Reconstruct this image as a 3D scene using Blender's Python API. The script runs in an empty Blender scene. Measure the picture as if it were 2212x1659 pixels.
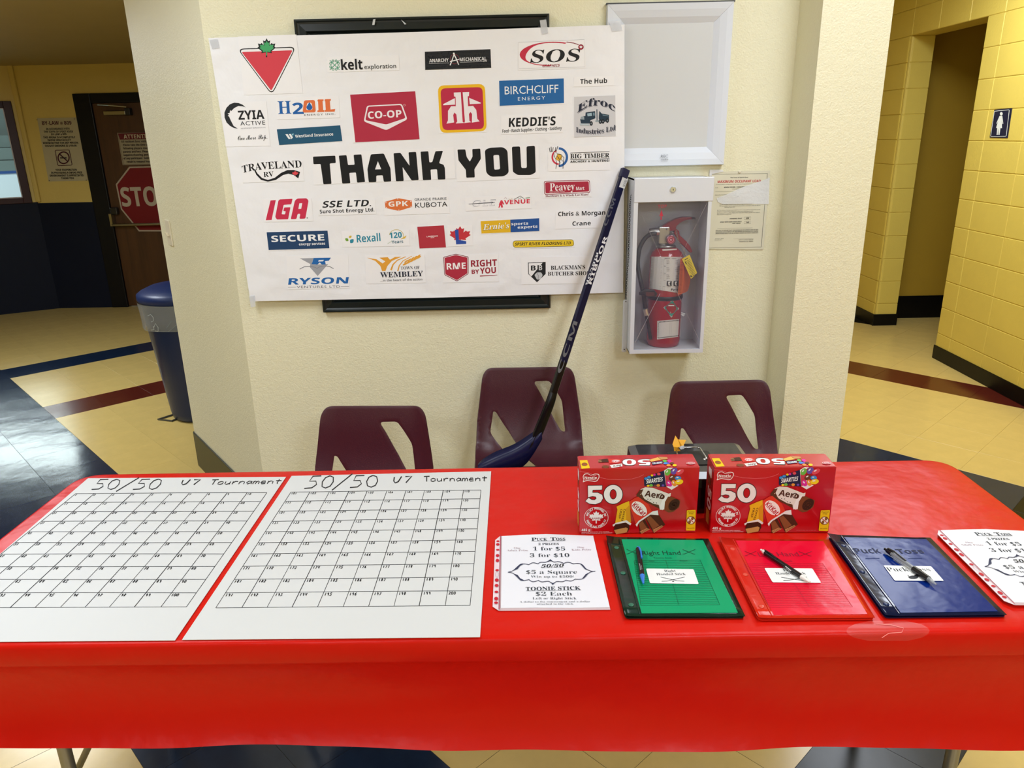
import bpy, math, random
from mathutils import Vector, Matrix
from mathutils.geometry import tessellate_polygon, delaunay_2d_cdt
random.seed(7)
scene = bpy.context.scene
COL = scene.collection
# ---------------------------------------------------------------- camera
F = 1629.3163; CZ = 1.629
CR = Vector((0.9997886, 0.0027007, -0.0203847)); CU = Vector((0.0185089, 0.3136788, 0.9493487)); CF = Vector((-0.0089581, 0.9495253, -0.3135625))
cd = bpy.data.cameras.new('camera'); cam = bpy.data.objects.new('camera', cd); COL.objects.link(cam)
cd.sensor_width = 36; cd.lens = 36 * F / 2212; cd.clip_start = .05; cd.clip_end = 200
mw = Matrix((CR, CU, -CF)).transposed().to_4x4(); mw.translation = (0, 0, CZ); cam.matrix_world = mw
scene.camera = cam
# ---------------------------------------------------------------- exposure, world
scene.view_settings.view_transform = 'Standard'; scene.view_settings.look = 'None'
scene.view_settings.exposure = 0.12; scene.view_settings.gamma = 1; scene.view_settings.use_curve_mapping = False
scene.cycles.use_denoising = True; scene.cycles.max_bounces = 8
wd = bpy.data.worlds.new('world'); scene.world = wd; wd.use_nodes = True
wd.node_tree.nodes['Background'].inputs[0].default_value = (.8, .85, 1, 1); wd.node_tree.nodes['Background'].inputs[1].default_value = .03
LIGHTS = [  # x, y, length x, length y, radiance of the ceiling panels (z 2.74)
    (1.1, 1.45, .6, 1.2, 12), (-1.5, 1.4, .6, 1.2, 14), (1.3, -1.7, .6, 1.2, 33), (-3.9, 2.2, .6, 1.2, 7), (2.3, 4.4, .6, 1.2, 19), (-1.2, -1.9, .6, 1.2, 21), (-3.4, 4.4, .6, .6, 36)]  # far-left and hall panels are added to brighten the left floor and hall
RINK_POWER = 3000

def lin(c):
    c = c / 255
    return c / 12.92 if c <= .04045 else ((c + .055) / 1.055) ** 2.4
def hexc(h): return (lin(int(h[0:2], 16)), lin(int(h[2:4], 16)), lin(int(h[4:6], 16)), 1)
_m = {}
def M(h, rough=.5, metal=0, bump=None, var=None, coat=0, alpha=1, trans=0, emit=0, spec=.5, wood=False):
    key = (h, rough, metal, bump, var, coat, alpha, trans, emit, spec, wood)
    if key in _m: return _m[key]
    m = bpy.data.materials.new('surface_' + h); m.use_nodes = True
    nt = m.node_tree; N = nt.nodes; L = nt.links; b = N['Principled BSDF']
    b.inputs['Base Color'].default_value = hexc(h); b.inputs['Roughness'].default_value = rough; b.inputs['Metallic'].default_value = metal
    b.inputs['Coat Weight'].default_value = coat; b.inputs['Coat Roughness'].default_value = .04; b.inputs['Alpha'].default_value = alpha
    b.inputs['Transmission Weight'].default_value = trans; b.inputs['Specular IOR Level'].default_value = spec
    if trans: b.inputs['IOR'].default_value = 1.15
    if emit: b.inputs['Emission Color'].default_value = hexc(h); b.inputs['Emission Strength'].default_value = emit
    tc = N.new('ShaderNodeTexCoord')
    if var or wood:   # (scale, amount): mottled colour
        n = N.new('ShaderNodeTexNoise'); n.inputs['Scale'].default_value = var[0]; n.inputs['Detail'].default_value = 6; n.inputs['Roughness'].default_value = .65
        mp = N.new('ShaderNodeMapping'); L.new(tc.outputs['Object'], mp.inputs['Vector']); L.new(mp.outputs[0], n.inputs['Vector'])
        if wood: mp.inputs['Scale'].default_value = (12, 12, 1)
        r = N.new('ShaderNodeMapRange'); r.inputs['From Min'].default_value = .25; r.inputs['From Max'].default_value = .75
        r.inputs['To Min'].default_value = 1 - var[1]; r.inputs['To Max'].default_value = 1 + var[1]; L.new(n.outputs['Fac'], r.inputs['Value'])
        mx = N.new('ShaderNodeVectorMath'); mx.operation = 'SCALE'; mx.inputs[0].default_value = hexc(h)[:3]; L.new(r.outputs[0], mx.inputs['Scale'])
        L.new(mx.outputs[0], b.inputs['Base Color'])
    if bump:  # list of (scale, distance)
        prev = None
        for sc_, di in bump:
            n = N.new('ShaderNodeTexNoise'); n.inputs['Scale'].default_value = sc_; n.inputs['Detail'].default_value = 3; L.new(tc.outputs['Object'], n.inputs['Vector'])
            bp = N.new('ShaderNodeBump'); bp.inputs['Strength'].default_value = 1; bp.inputs['Distance'].default_value = di; L.new(n.outputs['Fac'], bp.inputs['Height'])
            if prev: L.new(prev.outputs[0], bp.inputs['Normal'])
            prev = bp
        L.new(prev.outputs[0], b.inputs['Normal'])
    _m[key] = m
    return m
_i = {}
def ink(h):
    if h not in _i: _i[h] = M(h, .55, spec=.3)
    return _i[h]
# ---------------------------------------------------------------- survey: a photo pixel seen on a known plane
def ray(x, y): return CF + CR * ((x - 1106) / F) - CU * ((y - 829.5) / F)
def onP(x, y, p, n):
    d = ray(x, y); n = Vector(n); t = (Vector(p) - Vector((0, 0, CZ))).dot(n) / d.dot(n)
    return Vector((0, 0, CZ)) + d * t
def onY(x, y, Y): return onP(x, y, (0, Y, 0), (0, 1, 0))
def onZ(x, y, z): return onP(x, y, (0, 0, z), (0, 0, 1))
def onX(x, y, X): return onP(x, y, (X, 0, 0), (1, 0, 0))
def proj(p):
    d = Vector(p) - Vector((0, 0, CZ)); z = d.dot(CF)
    return (1106 + F * d.dot(CR) / z, 829.5 - F * d.dot(CU) / z)
# ---------------------------------------------------------------- mesh helpers
WL = {}
def wl(o): return WL.get(o.name, Vector((0, 0, 0)))
class MB:
    def __init__(s): s.v = []; s.f = []; s.m = []; s.mats = []
    def mi(s, mat):
        if mat not in s.mats: s.mats.append(mat)
        return s.mats.index(mat)
    def add(s, vs, fs, mat):
        o = len(s.v); k = s.mi(mat); s.v += [Vector(v) for v in vs]
        for f in fs: s.f.append([i + o for i in f]); s.m.append(k)
        return s
    def box(s, a, b, mat):
        x0, y0, z0 = a; x1, y1, z1 = b
        return s.add([(x0, y0, z0), (x1, y0, z0), (x1, y1, z0), (x0, y1, z0), (x0, y0, z1), (x1, y0, z1), (x1, y1, z1), (x0, y1, z1)],
                     [(3, 2, 1, 0), (4, 5, 6, 7), (0, 1, 5, 4), (1, 2, 6, 5), (2, 3, 7, 6), (3, 0, 4, 7)], mat)
    def slab(s, quad, nrm, th, mat):   # polygon thickened along nrm (front = poly, back = poly - nrm*th)
        n = len(quad); q = [Vector(p) for p in quad]; nn = Vector(nrm) * th
        fs = [list(range(n)), list(range(2 * n - 1, n - 1, -1))] + [(i, n + i, n + (i + 1) % n, (i + 1) % n) for i in range(n)]
        return s.add(q + [p - nn for p in q], fs, mat)
    def prism(s, poly, z0, z1, mat):
        n = len(poly)
        return s.add([(x, y, z0) for x, y in poly] + [(x, y, z1) for x, y in poly],
                     [list(range(n - 1, -1, -1)), list(range(n, 2 * n))] + [(i, (i + 1) % n, n + (i + 1) % n, n + i) for i in range(n)], mat)
    def tube(s, path, r, mat, n=10, closed=False, rr=None, sq=None):
        P = [Vector(p) for p in path]; k = len(P); rings = []
        up = None
        for i, p in enumerate(P):
            a = P[(i - 1) % k] if (i > 0 or closed) else P[i]; b = P[(i + 1) % k] if (i < k - 1 or closed) else P[i]
            d = (b - a).normalized()
            if up is None:
                up = Vector((0, 0, 1)) if abs(d.z) < .9 else Vector((0, 1, 0))
            x = d.cross(up)
            if x.length < 1e-6: x = d.cross(Vector((1, 0, 0)))
            x.normalize(); y = x.cross(d).normalized(); up = y
            ra = rr[i] if rr else r
            rings.append([p + (x * math.cos(2 * math.pi * j / n) * ra + y * math.sin(2 * math.pi * j / n) * (ra if not sq else ra * sq)) for j in range(n)])
        vs = [v for ring in rings for v in ring]; fs = []
        m = k if closed else k - 1
        for i in range(m):
            for j in range(n):
                a = i * n + j; b = i * n + (j + 1) % n; c = ((i + 1) % k) * n + (j + 1) % n; d = ((i + 1) % k) * n + j
                fs.append((a, b, c, d))
        if not closed: fs.append(list(range(n - 1, -1, -1))); fs.append(list(range((k - 1) * n, k * n)))
        return s.add(vs, fs, mat)
    def lathe(s, prof, c, mat, n=32, axis='z', caps=True):
        vs = []; fs = []
        for r, h in prof:
            for j in range(n):
                a = 2 * math.pi * j / n; ca, sa = math.cos(a) * r, math.sin(a) * r
                p = {'z': (ca, sa, h), 'y': (ca, -h, sa), 'x': (h, ca, sa)}[axis]
                vs.append((c[0] + p[0], c[1] + p[1], c[2] + p[2]))
        for i in range(len(prof) - 1):
            for j in range(n): fs.append((i * n + j, i * n + (j + 1) % n, (i + 1) * n + (j + 1) % n, (i + 1) * n + j))
        if caps: fs.append(list(range(n - 1, -1, -1))); fs.append(list(range((len(prof) - 1) * n, len(prof) * n)))
        return s.add(vs, fs, mat)
    def grid(s, rows, mat, flip=False):   # rows: list of equal-length point lists
        n = len(rows[0]); fs = []
        for i in range(len(rows) - 1):
            for j in range(n - 1):
                f = (i * n + j, i * n + j + 1, (i + 1) * n + j + 1, (i + 1) * n + j); fs.append(f[::-1] if flip else f)
        return s.add([p for r in rows for p in r], fs, mat)
def mk(name, mb, parent=None, loc=None, smooth=False, bevel=0, seg=2, solid=0, sharp=None):
    if parent is not None: L = wl(parent)
    elif loc is not None: L = Vector(loc)
    else:
        xs = [v.x for v in mb.v]; ys = [v.y for v in mb.v]; zs = [v.z for v in mb.v]
        L = Vector(((min(xs) + max(xs)) / 2, (min(ys) + max(ys)) / 2, min(zs)))
    me = bpy.data.meshes.new(name); me.from_pydata([v - L for v in mb.v], [], mb.f)
    for m in mb.mats: me.materials.append(m)
    me.polygons.foreach_set('material_index', mb.m)
    if smooth: me.polygons.foreach_set('use_smooth', [True] * len(me.polygons))
    me.update()
    o = bpy.data.objects.new(name, me); COL.objects.link(o)
    if parent is not None: o.parent = parent
    else: o.location = L
    WL[o.name] = L
    if smooth and sharp: me.set_sharp_from_angle(angle=math.radians(sharp))
    if solid: md = o.modifiers.new('solid', 'SOLIDIFY'); md.thickness = solid; md.offset = 0
    if bevel:
        md = o.modifiers.new('bevel', 'BEVEL'); md.width = bevel; md.segments = seg; md.limit_method = 'ANGLE'; md.angle_limit = math.radians(40)
    return o
def tag(o, label, cat, group=None):
    o['label'] = label; o['category'] = cat
    if group: o['group'] = group
    return o
def thing(name, label, cat, loc, group=None):
    o = bpy.data.objects.new(name, None); COL.objects.link(o); o.location = loc; WL[o.name] = Vector(loc); o.empty_display_size = .05
    return tag(o, label, cat, group)
def struct(name, mb, **k):
    o = mk(name, mb, **k); o['kind'] = 'structure'; return o
def dup(o, parent=None):
    c = o.copy(); COL.objects.link(c)
    if parent is not None: c.parent = parent
    WL[c.name] = Vector(wl(o))
    for ch in list(o.children): dup(ch, c)
    return c
def setl(o, l): o['label'] = l; return o
# ---------------------------------------------------------------- flat print: lettering and marks laid on a surface
STY = {'serif': (0x1D400, 0x1D41A, 0x1D7CE, -.012), 'serifb': (0x1D400, 0x1D41A, 0x1D7CE, 0), 'serifi': (0x1D468, 0x1D482, 0, 0), 'sansb': (0x1D5D4, 0x1D5EE, 0x1D7EC, 0),
       'sansbb': (0x1D5D4, 0x1D5EE, 0x1D7EC, .007), 'sansbi': (0x1D63C, 0x1D656, 0x1D7EC, 0), 'script': (0x1D4D0, 0x1D4EA, 0, 0), 'mono': (0x1D670, 0x1D68A, 0x1D7F6, .01), 'sans': (0, 0, 0, 0), 'sansl': (0, 0, 0, -.006), 'serifbb': (0x1D400, 0x1D41A, 0x1D7CE, .0)}
_g = {}; _cap = {}
def _mesh(body, off, res, sp=1):
    c = bpy.data.curves.new('t', 'FONT'); c.body = body; c.size = 1; c.offset = off; c.resolution_u = res; c.space_character = sp
    o = bpy.data.objects.new('t', c); me = bpy.data.meshes.new_from_object(o)
    vs = [(v.co.x, v.co.y) for v in me.vertices]; fs = [list(p.vertices) for p in me.polygons]
    bpy.data.objects.remove(o); bpy.data.meshes.remove(me); bpy.data.curves.remove(c)
    return vs, fs
def conv(s, st):
    up, lo, dg, off = STY[st]; r = ''
    for ch in s:
        if up and 'A' <= ch <= 'Z': r += chr(up + ord(ch) - 65)
        elif lo and 'a' <= ch <= 'z': r += chr(lo + ord(ch) - 97)
        elif dg and '0' <= ch <= '9': r += chr(dg + ord(ch) - 48)
        else: r += ch
    return r, off
def glyphs(s, st, res=2, sp=1):
    k = (s, st, res, sp)
    if k in _g: return _g[k]
    if st not in _cap:
        b, off = conv('H', st); vs, fs = _mesh(b, off, 2); _cap[st] = max(v[1] for v in vs)
    b, off = conv(s, st); vs, fs = _mesh(b, off, res, sp); cap = _cap[st]
    x0 = min(v[0] for v in vs); x1 = max(v[0] for v in vs)
    _g[k] = ([((v[0] - x0) / cap, v[1] / cap) for v in vs], fs, (x1 - x0) / cap)
    return _g[k]
def rounded(pts, r, n=4):
    out = []; k = len(pts); P = [Vector(p) for p in pts]
    for i in range(k):
        a, b, c = P[i - 1], P[i], P[(i + 1) % k]; d1 = a - b; d2 = c - b
        q = min(r, d1.length * .45, d2.length * .45)
        p1 = b + d1.normalized() * q; p2 = b + d2.normalized() * q
        for j in range(n + 1):
            t = j / n; out.append((p1 * (1 - t) + b * t) * (1 - t) + (b * (1 - t) + p2 * t) * t)
    return [tuple(p) for p in out]
def ellipse(cx, cy, rx, ry=None, n=24, a0=0, a1=360, rot=0):
    ry = rx if ry is None else ry; o = []; m = n if a1 - a0 >= 360 else n + 1; rc, rs = math.cos(math.radians(rot)), math.sin(math.radians(rot))
    for i in range(m):
        a = math.radians(a0 + (a1 - a0) * i / n); x, y = rx * math.cos(a), ry * math.sin(a)
        o.append((cx + x * rc - y * rs, cy + x * rs + y * rc))
    return o
class Pr:
    """flat print. f3 maps drawing coordinates to a point on the surface, nrm is its normal, up the reading direction"""
    def __init__(s, f3, nrm, up, base=.0004, eps=.00005):
        s.f3 = f3; s.n = Vector(nrm).normalized(); s.up = Vector(up).normalized(); s.b = base; s.e = eps; s.k = 0; s.mb = MB(); s.T = (0, 0, 1)
    def at(s, ox, oy, sc): s.T = (ox, oy, sc); return s
    def px(s, p): return (s.T[0] + p[0] * s.T[2], s.T[1] + p[1] * s.T[2])
    def pt(s, p): return s.f3(*s.px(p)) + s.n * (s.b + s.k * s.e)
    def poly(s, pts, col, holes=None, adv=True):
        if adv: s.k += 1
        loops = [pts] + (holes or []); V2 = [[Vector((p[0], p[1], 0)) for p in lp] for lp in loops]
        tr = tessellate_polygon(V2); flat = [p for lp in loops for p in lp]; P3 = [s.pt(p) for p in flat]; out = []
        for t in tr:
            a, b, c = (P3[i] for i in t)
            out.append(t if (b - a).cross(c - a).dot(s.n) > 0 else t[::-1])
        s.mb.add(P3, out, ink(col)); return s
    def line(s, pts, w, col, closed=False, adv=True, w1=None):
        if adv: s.k += 1
        P = [Vector(p) for p in pts]; k = len(P); L = []; R = []
        for i in range(k):
            a = P[i - 1] if (i or closed) else P[i]; b = P[(i + 1) % k] if (i < k - 1 or closed) else P[i]
            d = b - a; d = d.normalized() if d.length else Vector((1, 0)); nn = Vector((-d.y, d.x))
            ww = w if w1 is None else w + (w1 - w) * i / (k - 1)
            L.append(P[i] + nn * ww / 2); R.append(P[i] - nn * ww / 2)
        P3 = [s.pt(p) for p in L] + [s.pt(p) for p in R]; fs = []
        for i in range(k if closed else k - 1):
            j = (i + 1) % k; f = [i, j, k + j, k + i]; a, b, c = P3[f[0]], P3[f[1]], P3[f[2]]
            fs.append(f if (b - a).cross(c - a).dot(s.n) > 0 else f[::-1])
        s.mb.add(P3, fs, ink(col)); return s
    def text(s, t, x0, y0, x1, y1, h, col='111111', st='sans', shear=0, res=2, adv=True, yfun=None, sp=1):
        """baseline from (x0,y0) to (x1,y1); h = cap height, all in drawing units"""
        if st in ('sansbi', 'serifi'): shear += .22; st = {'sansbi': 'sansb', 'serifi': 'serifb'}[st]
        if adv: s.k += 1
        vs, fs, W = glyphs(t, st, res, sp); A = s.pt((x0, y0)); B = s.pt((x1, y1)); U = (B - A)
        mid = s.pt(((x0 + x1) / 2, (y0 + y1) / 2)); top = s.pt(((x0 + x1) / 2, (y0 + y1) / 2 - h))
        upv = s.up; ul = (top - mid).dot(upv)
        if ul <= 0: ul = (top - mid).length
        P = []
        for x, y in vs:
            u = x / W; yy = y + (yfun(u, y) if yfun else 0); P.append(A + U * u + upv * (yy * ul) + U.normalized() * (y * shear * ul))
        out = []
        for f in fs:
            a, b, c = P[f[0]], P[f[1]], P[f[2]]; out.append(f if (b - a).cross(c - a).dot(s.n) > 0 else f[::-1])
        s.mb.add(P, out, ink(col)); return s
    def rtext(s, t, x0, y0, x1, y1, h, col='111111', st='sans', sp=1):
        """text along any direction: letters upright at right angles to the baseline in drawing units"""
        s.k += 1; vs, fs, W = glyphs(t, st, 2, sp); U = Vector((x1 - x0, y1 - y0)); N = Vector((U.y, -U.x)).normalized()
        P = [s.pt((x0 + U.x * x / W + N.x * y * h, y0 + U.y * x / W + N.y * y * h)) for x, y in vs]; out = []
        for f in fs:
            a, b, c = P[f[0]], P[f[1]], P[f[2]]; out.append(f if (b - a).cross(c - a).dot(s.n) > 0 else f[::-1])
        s.mb.add(P, out, ink(col)); return s
    def arc(s, t, cx, cy, r, a0, a1, h, col, st='sansb', flip=False):
        """letters spaced on a circle, angles in degrees clockwise from the top"""
        s.k += 1; n = len(t)
        for i, ch in enumerate(t):
            if ch == ' ': continue
            a = math.radians(a0 + (a1 - a0) * (i + .5) / n); vs, fs, W = glyphs(ch, st)
            out_ = Vector((math.sin(a), -math.cos(a))); N = -out_ if flip else out_; U = Vector((-N.y, N.x)); c = Vector((cx, cy)) + out_ * r
            P = [s.pt((c.x + U.x * (x - W / 2) * h + N.x * (y - .5) * h, c.y + U.y * (x - W / 2) * h + N.y * (y - .5) * h)) for x, y in vs]; o2 = []
            for f in fs:
                p, q, w = P[f[0]], P[f[1]], P[f[2]]; o2.append(f if (q - p).cross(w - p).dot(s.n) > 0 else f[::-1])
            s.mb.add(P, o2, ink(col))
        return s
    def done(s, parent, name='printing'):
        return mk(name, s.mb, parent)
def leaf(cx, cy, w, h):
    L = [(0, -1), (.17, -.68), (.38, -.78), (.31, -.3), (.55, -.52), (.63, -.4), (.93, -.45), (.83, -.13), (.98, -.02), (.5, .36), (.56, .55), (.07, .48), (.07, .98)]
    L += [(-x, y) for x, y in L[::-1] if x > 0]
    return [(cx + x * w / 2, cy + y * h / 2) for x, y in L]
# hand-drawn stroke letters (unit box, y down)
HW = {'0': [[(.5, 0), (.2, .15), (.08, .5), (.2, .88), (.5, 1), (.8, .85), (.92, .5), (.8, .12), (.5, 0)]], '1': [[(.5, 0), (.5, 1)]],
      '2': [[(.15, .2), (.4, 0), (.8, .12), (.75, .4), (.1, .98), (.95, .95)]], '3': [[(.15, .08), (.75, .05), (.45, .4), (.85, .62), (.7, .95), (.1, .95)]],
      '4': [[(.25, 0), (.15, .5), (.85, .5)], [(.85, 0), (.75, 1)]], '5': [[(.95, 0), (.3, .02), (.2, .42), (.7, .42), (.85, .7), (.6, .96), (.05, 1)]],
      '6': [[(.7, 0), (.2, .5), (.2, .9), (.6, 1), (.85, .75), (.6, .5), (.2, .62)]], '7': [[(.1, .05), (.9, .02), (.4, 1)]],
      '8': [[(.8, .15), (.4, 0), (.2, .22), (.8, .7), (.5, 1), (.15, .78), (.8, .25), (.8, .15)]], '9': [[(.8, .25), (.4, .0), (.15, .28), (.4, .5), (.8, .3), (.7, 1)]],
      '/': [[(1.1, -.15), (-.1, 1.2)]], 'U': [[(.05, .05), (.1, .7), (.35, 1), (.7, .8), (.95, .0)]], 'T': [[(0, .05), (1, .0)], [(.5, .05), (.5, 1)]],
      'o': [[(.5, .4), (.12, .55), (.15, .9), (.5, 1), (.88, .85), (.85, .5), (.5, .4)]], 'u': [[(.1, .42), (.12, .85), (.4, 1), (.8, .85), (.85, .42), (.88, 1)]],
      'r': [[(.15, .42), (.2, 1)], [(.2, .65), (.5, .42), (.9, .45)]], 'n': [[(.1, .42), (.12, 1)], [(.12, .65), (.45, .42), (.85, .55), (.9, 1)]],
      'a': [[(.85, .5), (.4, .4), (.1, .7), (.35, 1), (.8, .75), (.85, .42), (.95, 1)]], 'm': [[(.05, .42), (.07, 1)], [(.07, .6), (.3, .42), (.48, .55), (.5, 1)], [(.5, .6), (.75, .42), (.93, .55), (.97, 1)]],
      'e': [[(.1, .72), (.85, .65), (.7, .42), (.3, .42), (.1, .72), (.35, 1), (.9, .93)]], 't': [[(.5, .1), (.5, .95), (.7, 1)], [(.1, .4), (.95, .38)]]}
def hand(pr, s, x0, x1, gap, q, w, col='15151a'):
    """stroke lettering in the unit square of the bilinear patch q (tl,tr,br,bl)"""
    tl, tr, br, bl = [Vector(p) for p in q]; n = len(s); cw = (x1 - x0) / n
    for i, ch in enumerate(s):
        for st in HW.get(ch, []):
            P = []
            for x, y in st:
                u = x0 + cw * (i + gap / 2 + x * (1 - gap)); a = tl.lerp(tr, u); b = bl.lerp(br, u); P.append(tuple(a.lerp(b, y)))
            pr.line(P, w, col, adv=False)
# ================================================================ SETTING
WALLC = 'EEEACC'
paint = M(WALLC, .5, bump=((60, .0014), (190, .0018)), var=(3, .015))
paint_flat = M('C9B56A', .5, bump=((60, .001),), var=(2, .03))
block_paint = M('E3CB62', .38, bump=((70, .0012), (260, .0005)), var=(4, .03))
vinyl_black = M('08090B', .35, bump=((20, .0006),), spec=.25)
YW = 2.83
H = 2.75
# footprints of the wall block the banner hangs on
struct('wall_back', MB().prism([(-1.06, YW), (.975, YW), (.975, 4.5), (-1.06, 4.5)], 0, H, paint))
struct('wall_splay', MB().prism([(-1.70, 3.66), (-1.06, YW), (-1.06, 4.5), (-1.70, 4.5)], 0, H, paint))
struct('wall_column', MB().prism([(.975, 2.62), (1.197, 2.62), (1.197, 4.5), (.975, 4.5)], 0, H, paint))
def baseboard(name, poly, h, th=.008):
    mb = MB()
    for (a, b) in zip(poly, poly[1:]):
        a = Vector((*a, 0)); b = Vector((*b, 0)); d = (b - a).normalized(); n = Vector((d.y, -d.x, 0)); e = n * th
        mb.prism([tuple((a)[:2]), tuple((b)[:2]), tuple((b + e)[:2]), tuple((a + e)[:2])][::-1], 0, h, vinyl_black)
    return struct(name, mb, bevel=.003)
green_base = M('2F3326', .4)
o = baseboard('baseboard_splay', [(-1.70, 4.5), (-1.70, 3.66), (-1.06, YW)], .19); o.data.materials[0] = green_base
o = baseboard('baseboard_back', [(-1.06, YW), (.975, YW), (.975, 2.62), (1.197, 2.62), (1.197, 4.5)], .19); o.data.materials[0] = green_base
# floor
sub = MB().box((-7.6, -4.1, -.12), (5.6, 9.0, -.0035), M('6B6350', .8))
floor = struct('floor', sub)
TC = {'yellow': M('DDC174', .24, var=(9, .07), bump=((3, .002),), spec=.45), 'navy': M('1A2A42', .14, var=(11, .22), bump=((4, .002),), spec=.45),
      'black': M('121211', .28, var=(60, .35), bump=((3, .002),), spec=.25), 'maroon': M('581E16', .2, var=(9, .1), bump=((3, .002),))}
AX = Vector((.695, -.719, 0)).normalized(); AY = Vector((.719, .695, 0)).normalized()
DX, DY = .303, .2985
def tile_kind(k, j):
    black_end = (AX * (-.65 + DX * (k + .5)) + AY * (.38 + DY * (j + .5))).x < 3.12
    if j in (0, 1): return 'navy'
    if k == 0 and j < 12: return 'black'
    if j in (10, 11): return 'navy'
    if k == -20 and j > 1: return 'navy'
    if k == -16 and 1 < j < 16: return 'maroon'
    if j == 16 and k > -14: return 'maroon'
    if j >= 21 and k > -8 and black_end: return 'black'
    return 'yellow'
tiles = []
for k in range(-34, 22):
    for j in range(-24, 34):
        c = AX * (-.65 + DX * (k + .5)) + AY * (.38 + DY * (j + .5))
        if not (-7.5 < c.x < 5.5 and -4 < c.y < 8.9): continue
        d = c - Vector((0, 0, CZ)); z = d.dot(CF); vis = False; size = 0
        if z > .3:
            x, y = proj(c); r = 90
            if -r < x < 2212 + r and y < 1659 + r and y > 640:
                if c.y < 2.0: vis = y > 1560 and y < 1740
                elif c.x < -1.0: vis = x < 620 and c.y < 7.9 and c.x / c.y < -.33 and y < 1180
                elif c.x > 1.2: vis = x > 1740 and c.x < 4.4 and c.y < 6.8 and (c.x < 3.2 or c.y > 5.2)
            size = 1 / z ** 2
        tiles.append((vis, size, k, j, c))
vis = sorted([t for t in tiles if t[0]], key=lambda t: -t[1])[:300]
keep = set((t[2], t[3]) for t in vis)
tmesh = {}
for vs, sz, k, j, c in vis:
    kd = tile_kind(k, j)
    if kd not in tmesh:
        mb = MB(); g = .00035; a = AX * (DX / 2 - g); b = AY * (DY / 2 - g); dn = Vector((0, 0, -.0033))
        tp = [-a - b, a - b, a + b, -a + b]; ins = [p * .996 for p in tp]
        tp2 = [p + Vector((0, 0, -.0003)) for p in tp]
        mb.add(ins + tp2 + [p + dn for p in tp], [(0, 1, 2, 3)] + [(i, 4 + i, 4 + (i + 1) % 4, (i + 1) % 4) for i in range(4)] + [(4 + i, 8 + i, 8 + (i + 1) % 4, 4 + (i + 1) % 4) for i in range(4)], TC[kd])
        me = bpy.data.meshes.new('floor_tile_' + kd); me.from_pydata(mb.v, [], mb.f); me.materials.append(TC[kd]); me.update()
        tmesh[kd] = me
    o = bpy.data.objects.new('tile', tmesh[kd]); COL.objects.link(o); o.parent = floor; o.location = c - wl(floor) + Vector((0, 0, random.uniform(-.0001, 0)))
mb = MB()
for t in tiles:
    if (t[2], t[3]) in keep: continue
    g = .00035; a = AX * (DX / 2 - g); b = AY * (DY / 2 - g); c = t[4]
    mb.add([c - a - b, c + a - b, c + a + b, c - a + b], [(0, 1, 2, 3)], TC[tile_kind(t[2], t[3])])
o = mk('tile_field', mb, floor); o['kind'] = 'stuff'
# ceilings and closing walls
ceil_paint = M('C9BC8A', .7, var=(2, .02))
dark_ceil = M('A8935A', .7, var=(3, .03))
struct('ceiling', MB().box((-7.6, -4.1, H), (5.6, 4.0, H + .1), ceil_paint).box((-1.06, 4.0, H), (5.6, 9, H + .1), ceil_paint))
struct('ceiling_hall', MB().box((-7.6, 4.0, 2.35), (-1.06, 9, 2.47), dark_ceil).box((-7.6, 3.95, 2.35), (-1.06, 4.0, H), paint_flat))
struct('wall_front', MB().box((-7.6, -4.2, 0), (5.6, -4.1, H), paint))
struct('wall_left', MB().box((-7.7, -4.1, 0), (-7.6, 6.2, H), paint_flat))
# right wall of painted concrete blocks, doorway in it
RX = 3.07; BH = .191; ZL = 2.292
joint = M('D6BC58', .5, bump=((60, .001),))
wr = struct('wall_right', MB().box((RX + .004, -4.1, 0), (RX + .19, 5.37, H), joint).box((RX + .006, 6.367, 0), (RX + .185, 7.4, H), joint).box((RX + .004, 5.37, ZL + .001), (RX + .19, 6.361, H), joint))
bm_cache = {}
def block(y0, y1, z0, z1, r0=0, r1=0, depth=.2):
    key = (round(y1 - y0, 4), round(z1 - z0, 4), r0, r1, depth); gp = .0016; ch = .0035
    if key not in bm_cache:
        w = y1 - y0 - 2 * gp; h = z1 - z0 - 2 * gp; prof = []   # plan outline from near (y0) end, x = depth
        def corner(yc, sgn, r):
            if r: return [(r * (1 - math.cos(a)), yc + sgn * (-r + r * math.sin(a)) * 1) for a in [math.radians(t) for t in (0, 22, 45, 68, 90)]]
            return [(0, yc - sgn * ch), (ch, yc)]
        a = corner(0, -1, r0); b = corner(w, 1, r1)
        prof = [(depth, 0)] + a[::-1] + b + [(depth, w)]
        n = len(prof); mid = [(max(x, 0), y) for x, y in prof]
        def inset(p): return (p[0] + ch if p[0] < depth - .001 else p[0], ch + p[1] * (1 - ch / w) if r0 else min(max(p[1], ch), w - ch))
        vs = [(*inset(p), 0) for p in prof] + [(*p, ch) for p in mid] + [(*p, h - ch) for p in mid] + [(*inset(p), h) for p in prof]
        fs = []
        for L_ in range(3):
            for i in range(n - 1): fs.append((L_ * n + i, L_ * n + i + 1, (L_ + 1) * n + i + 1, (L_ + 1) * n + i))
        fs = [f[::-1] for f in fs]
        fs.append(list(range(n))); fs.append(list(range(4 * n - 1, 3 * n - 1, -1)))
        me = bpy.data.meshes.new('block'); me.from_pydata(vs, [], fs); me.materials.append(block_paint); me.update(); bm_cache[key] = me
    o = bpy.data.objects.new('block', bm_cache[key]); COL.objects.link(o); o.parent = wr
    o.location = Vector((RX, y0 + gp, z0 + gp)) - wl(wr)
G0 = 5.19; GS = .387
zs = [ZL - BH * 12 + BH * i for i in range(13)] + [ZL + BH, ZL + 2 * BH]
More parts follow.
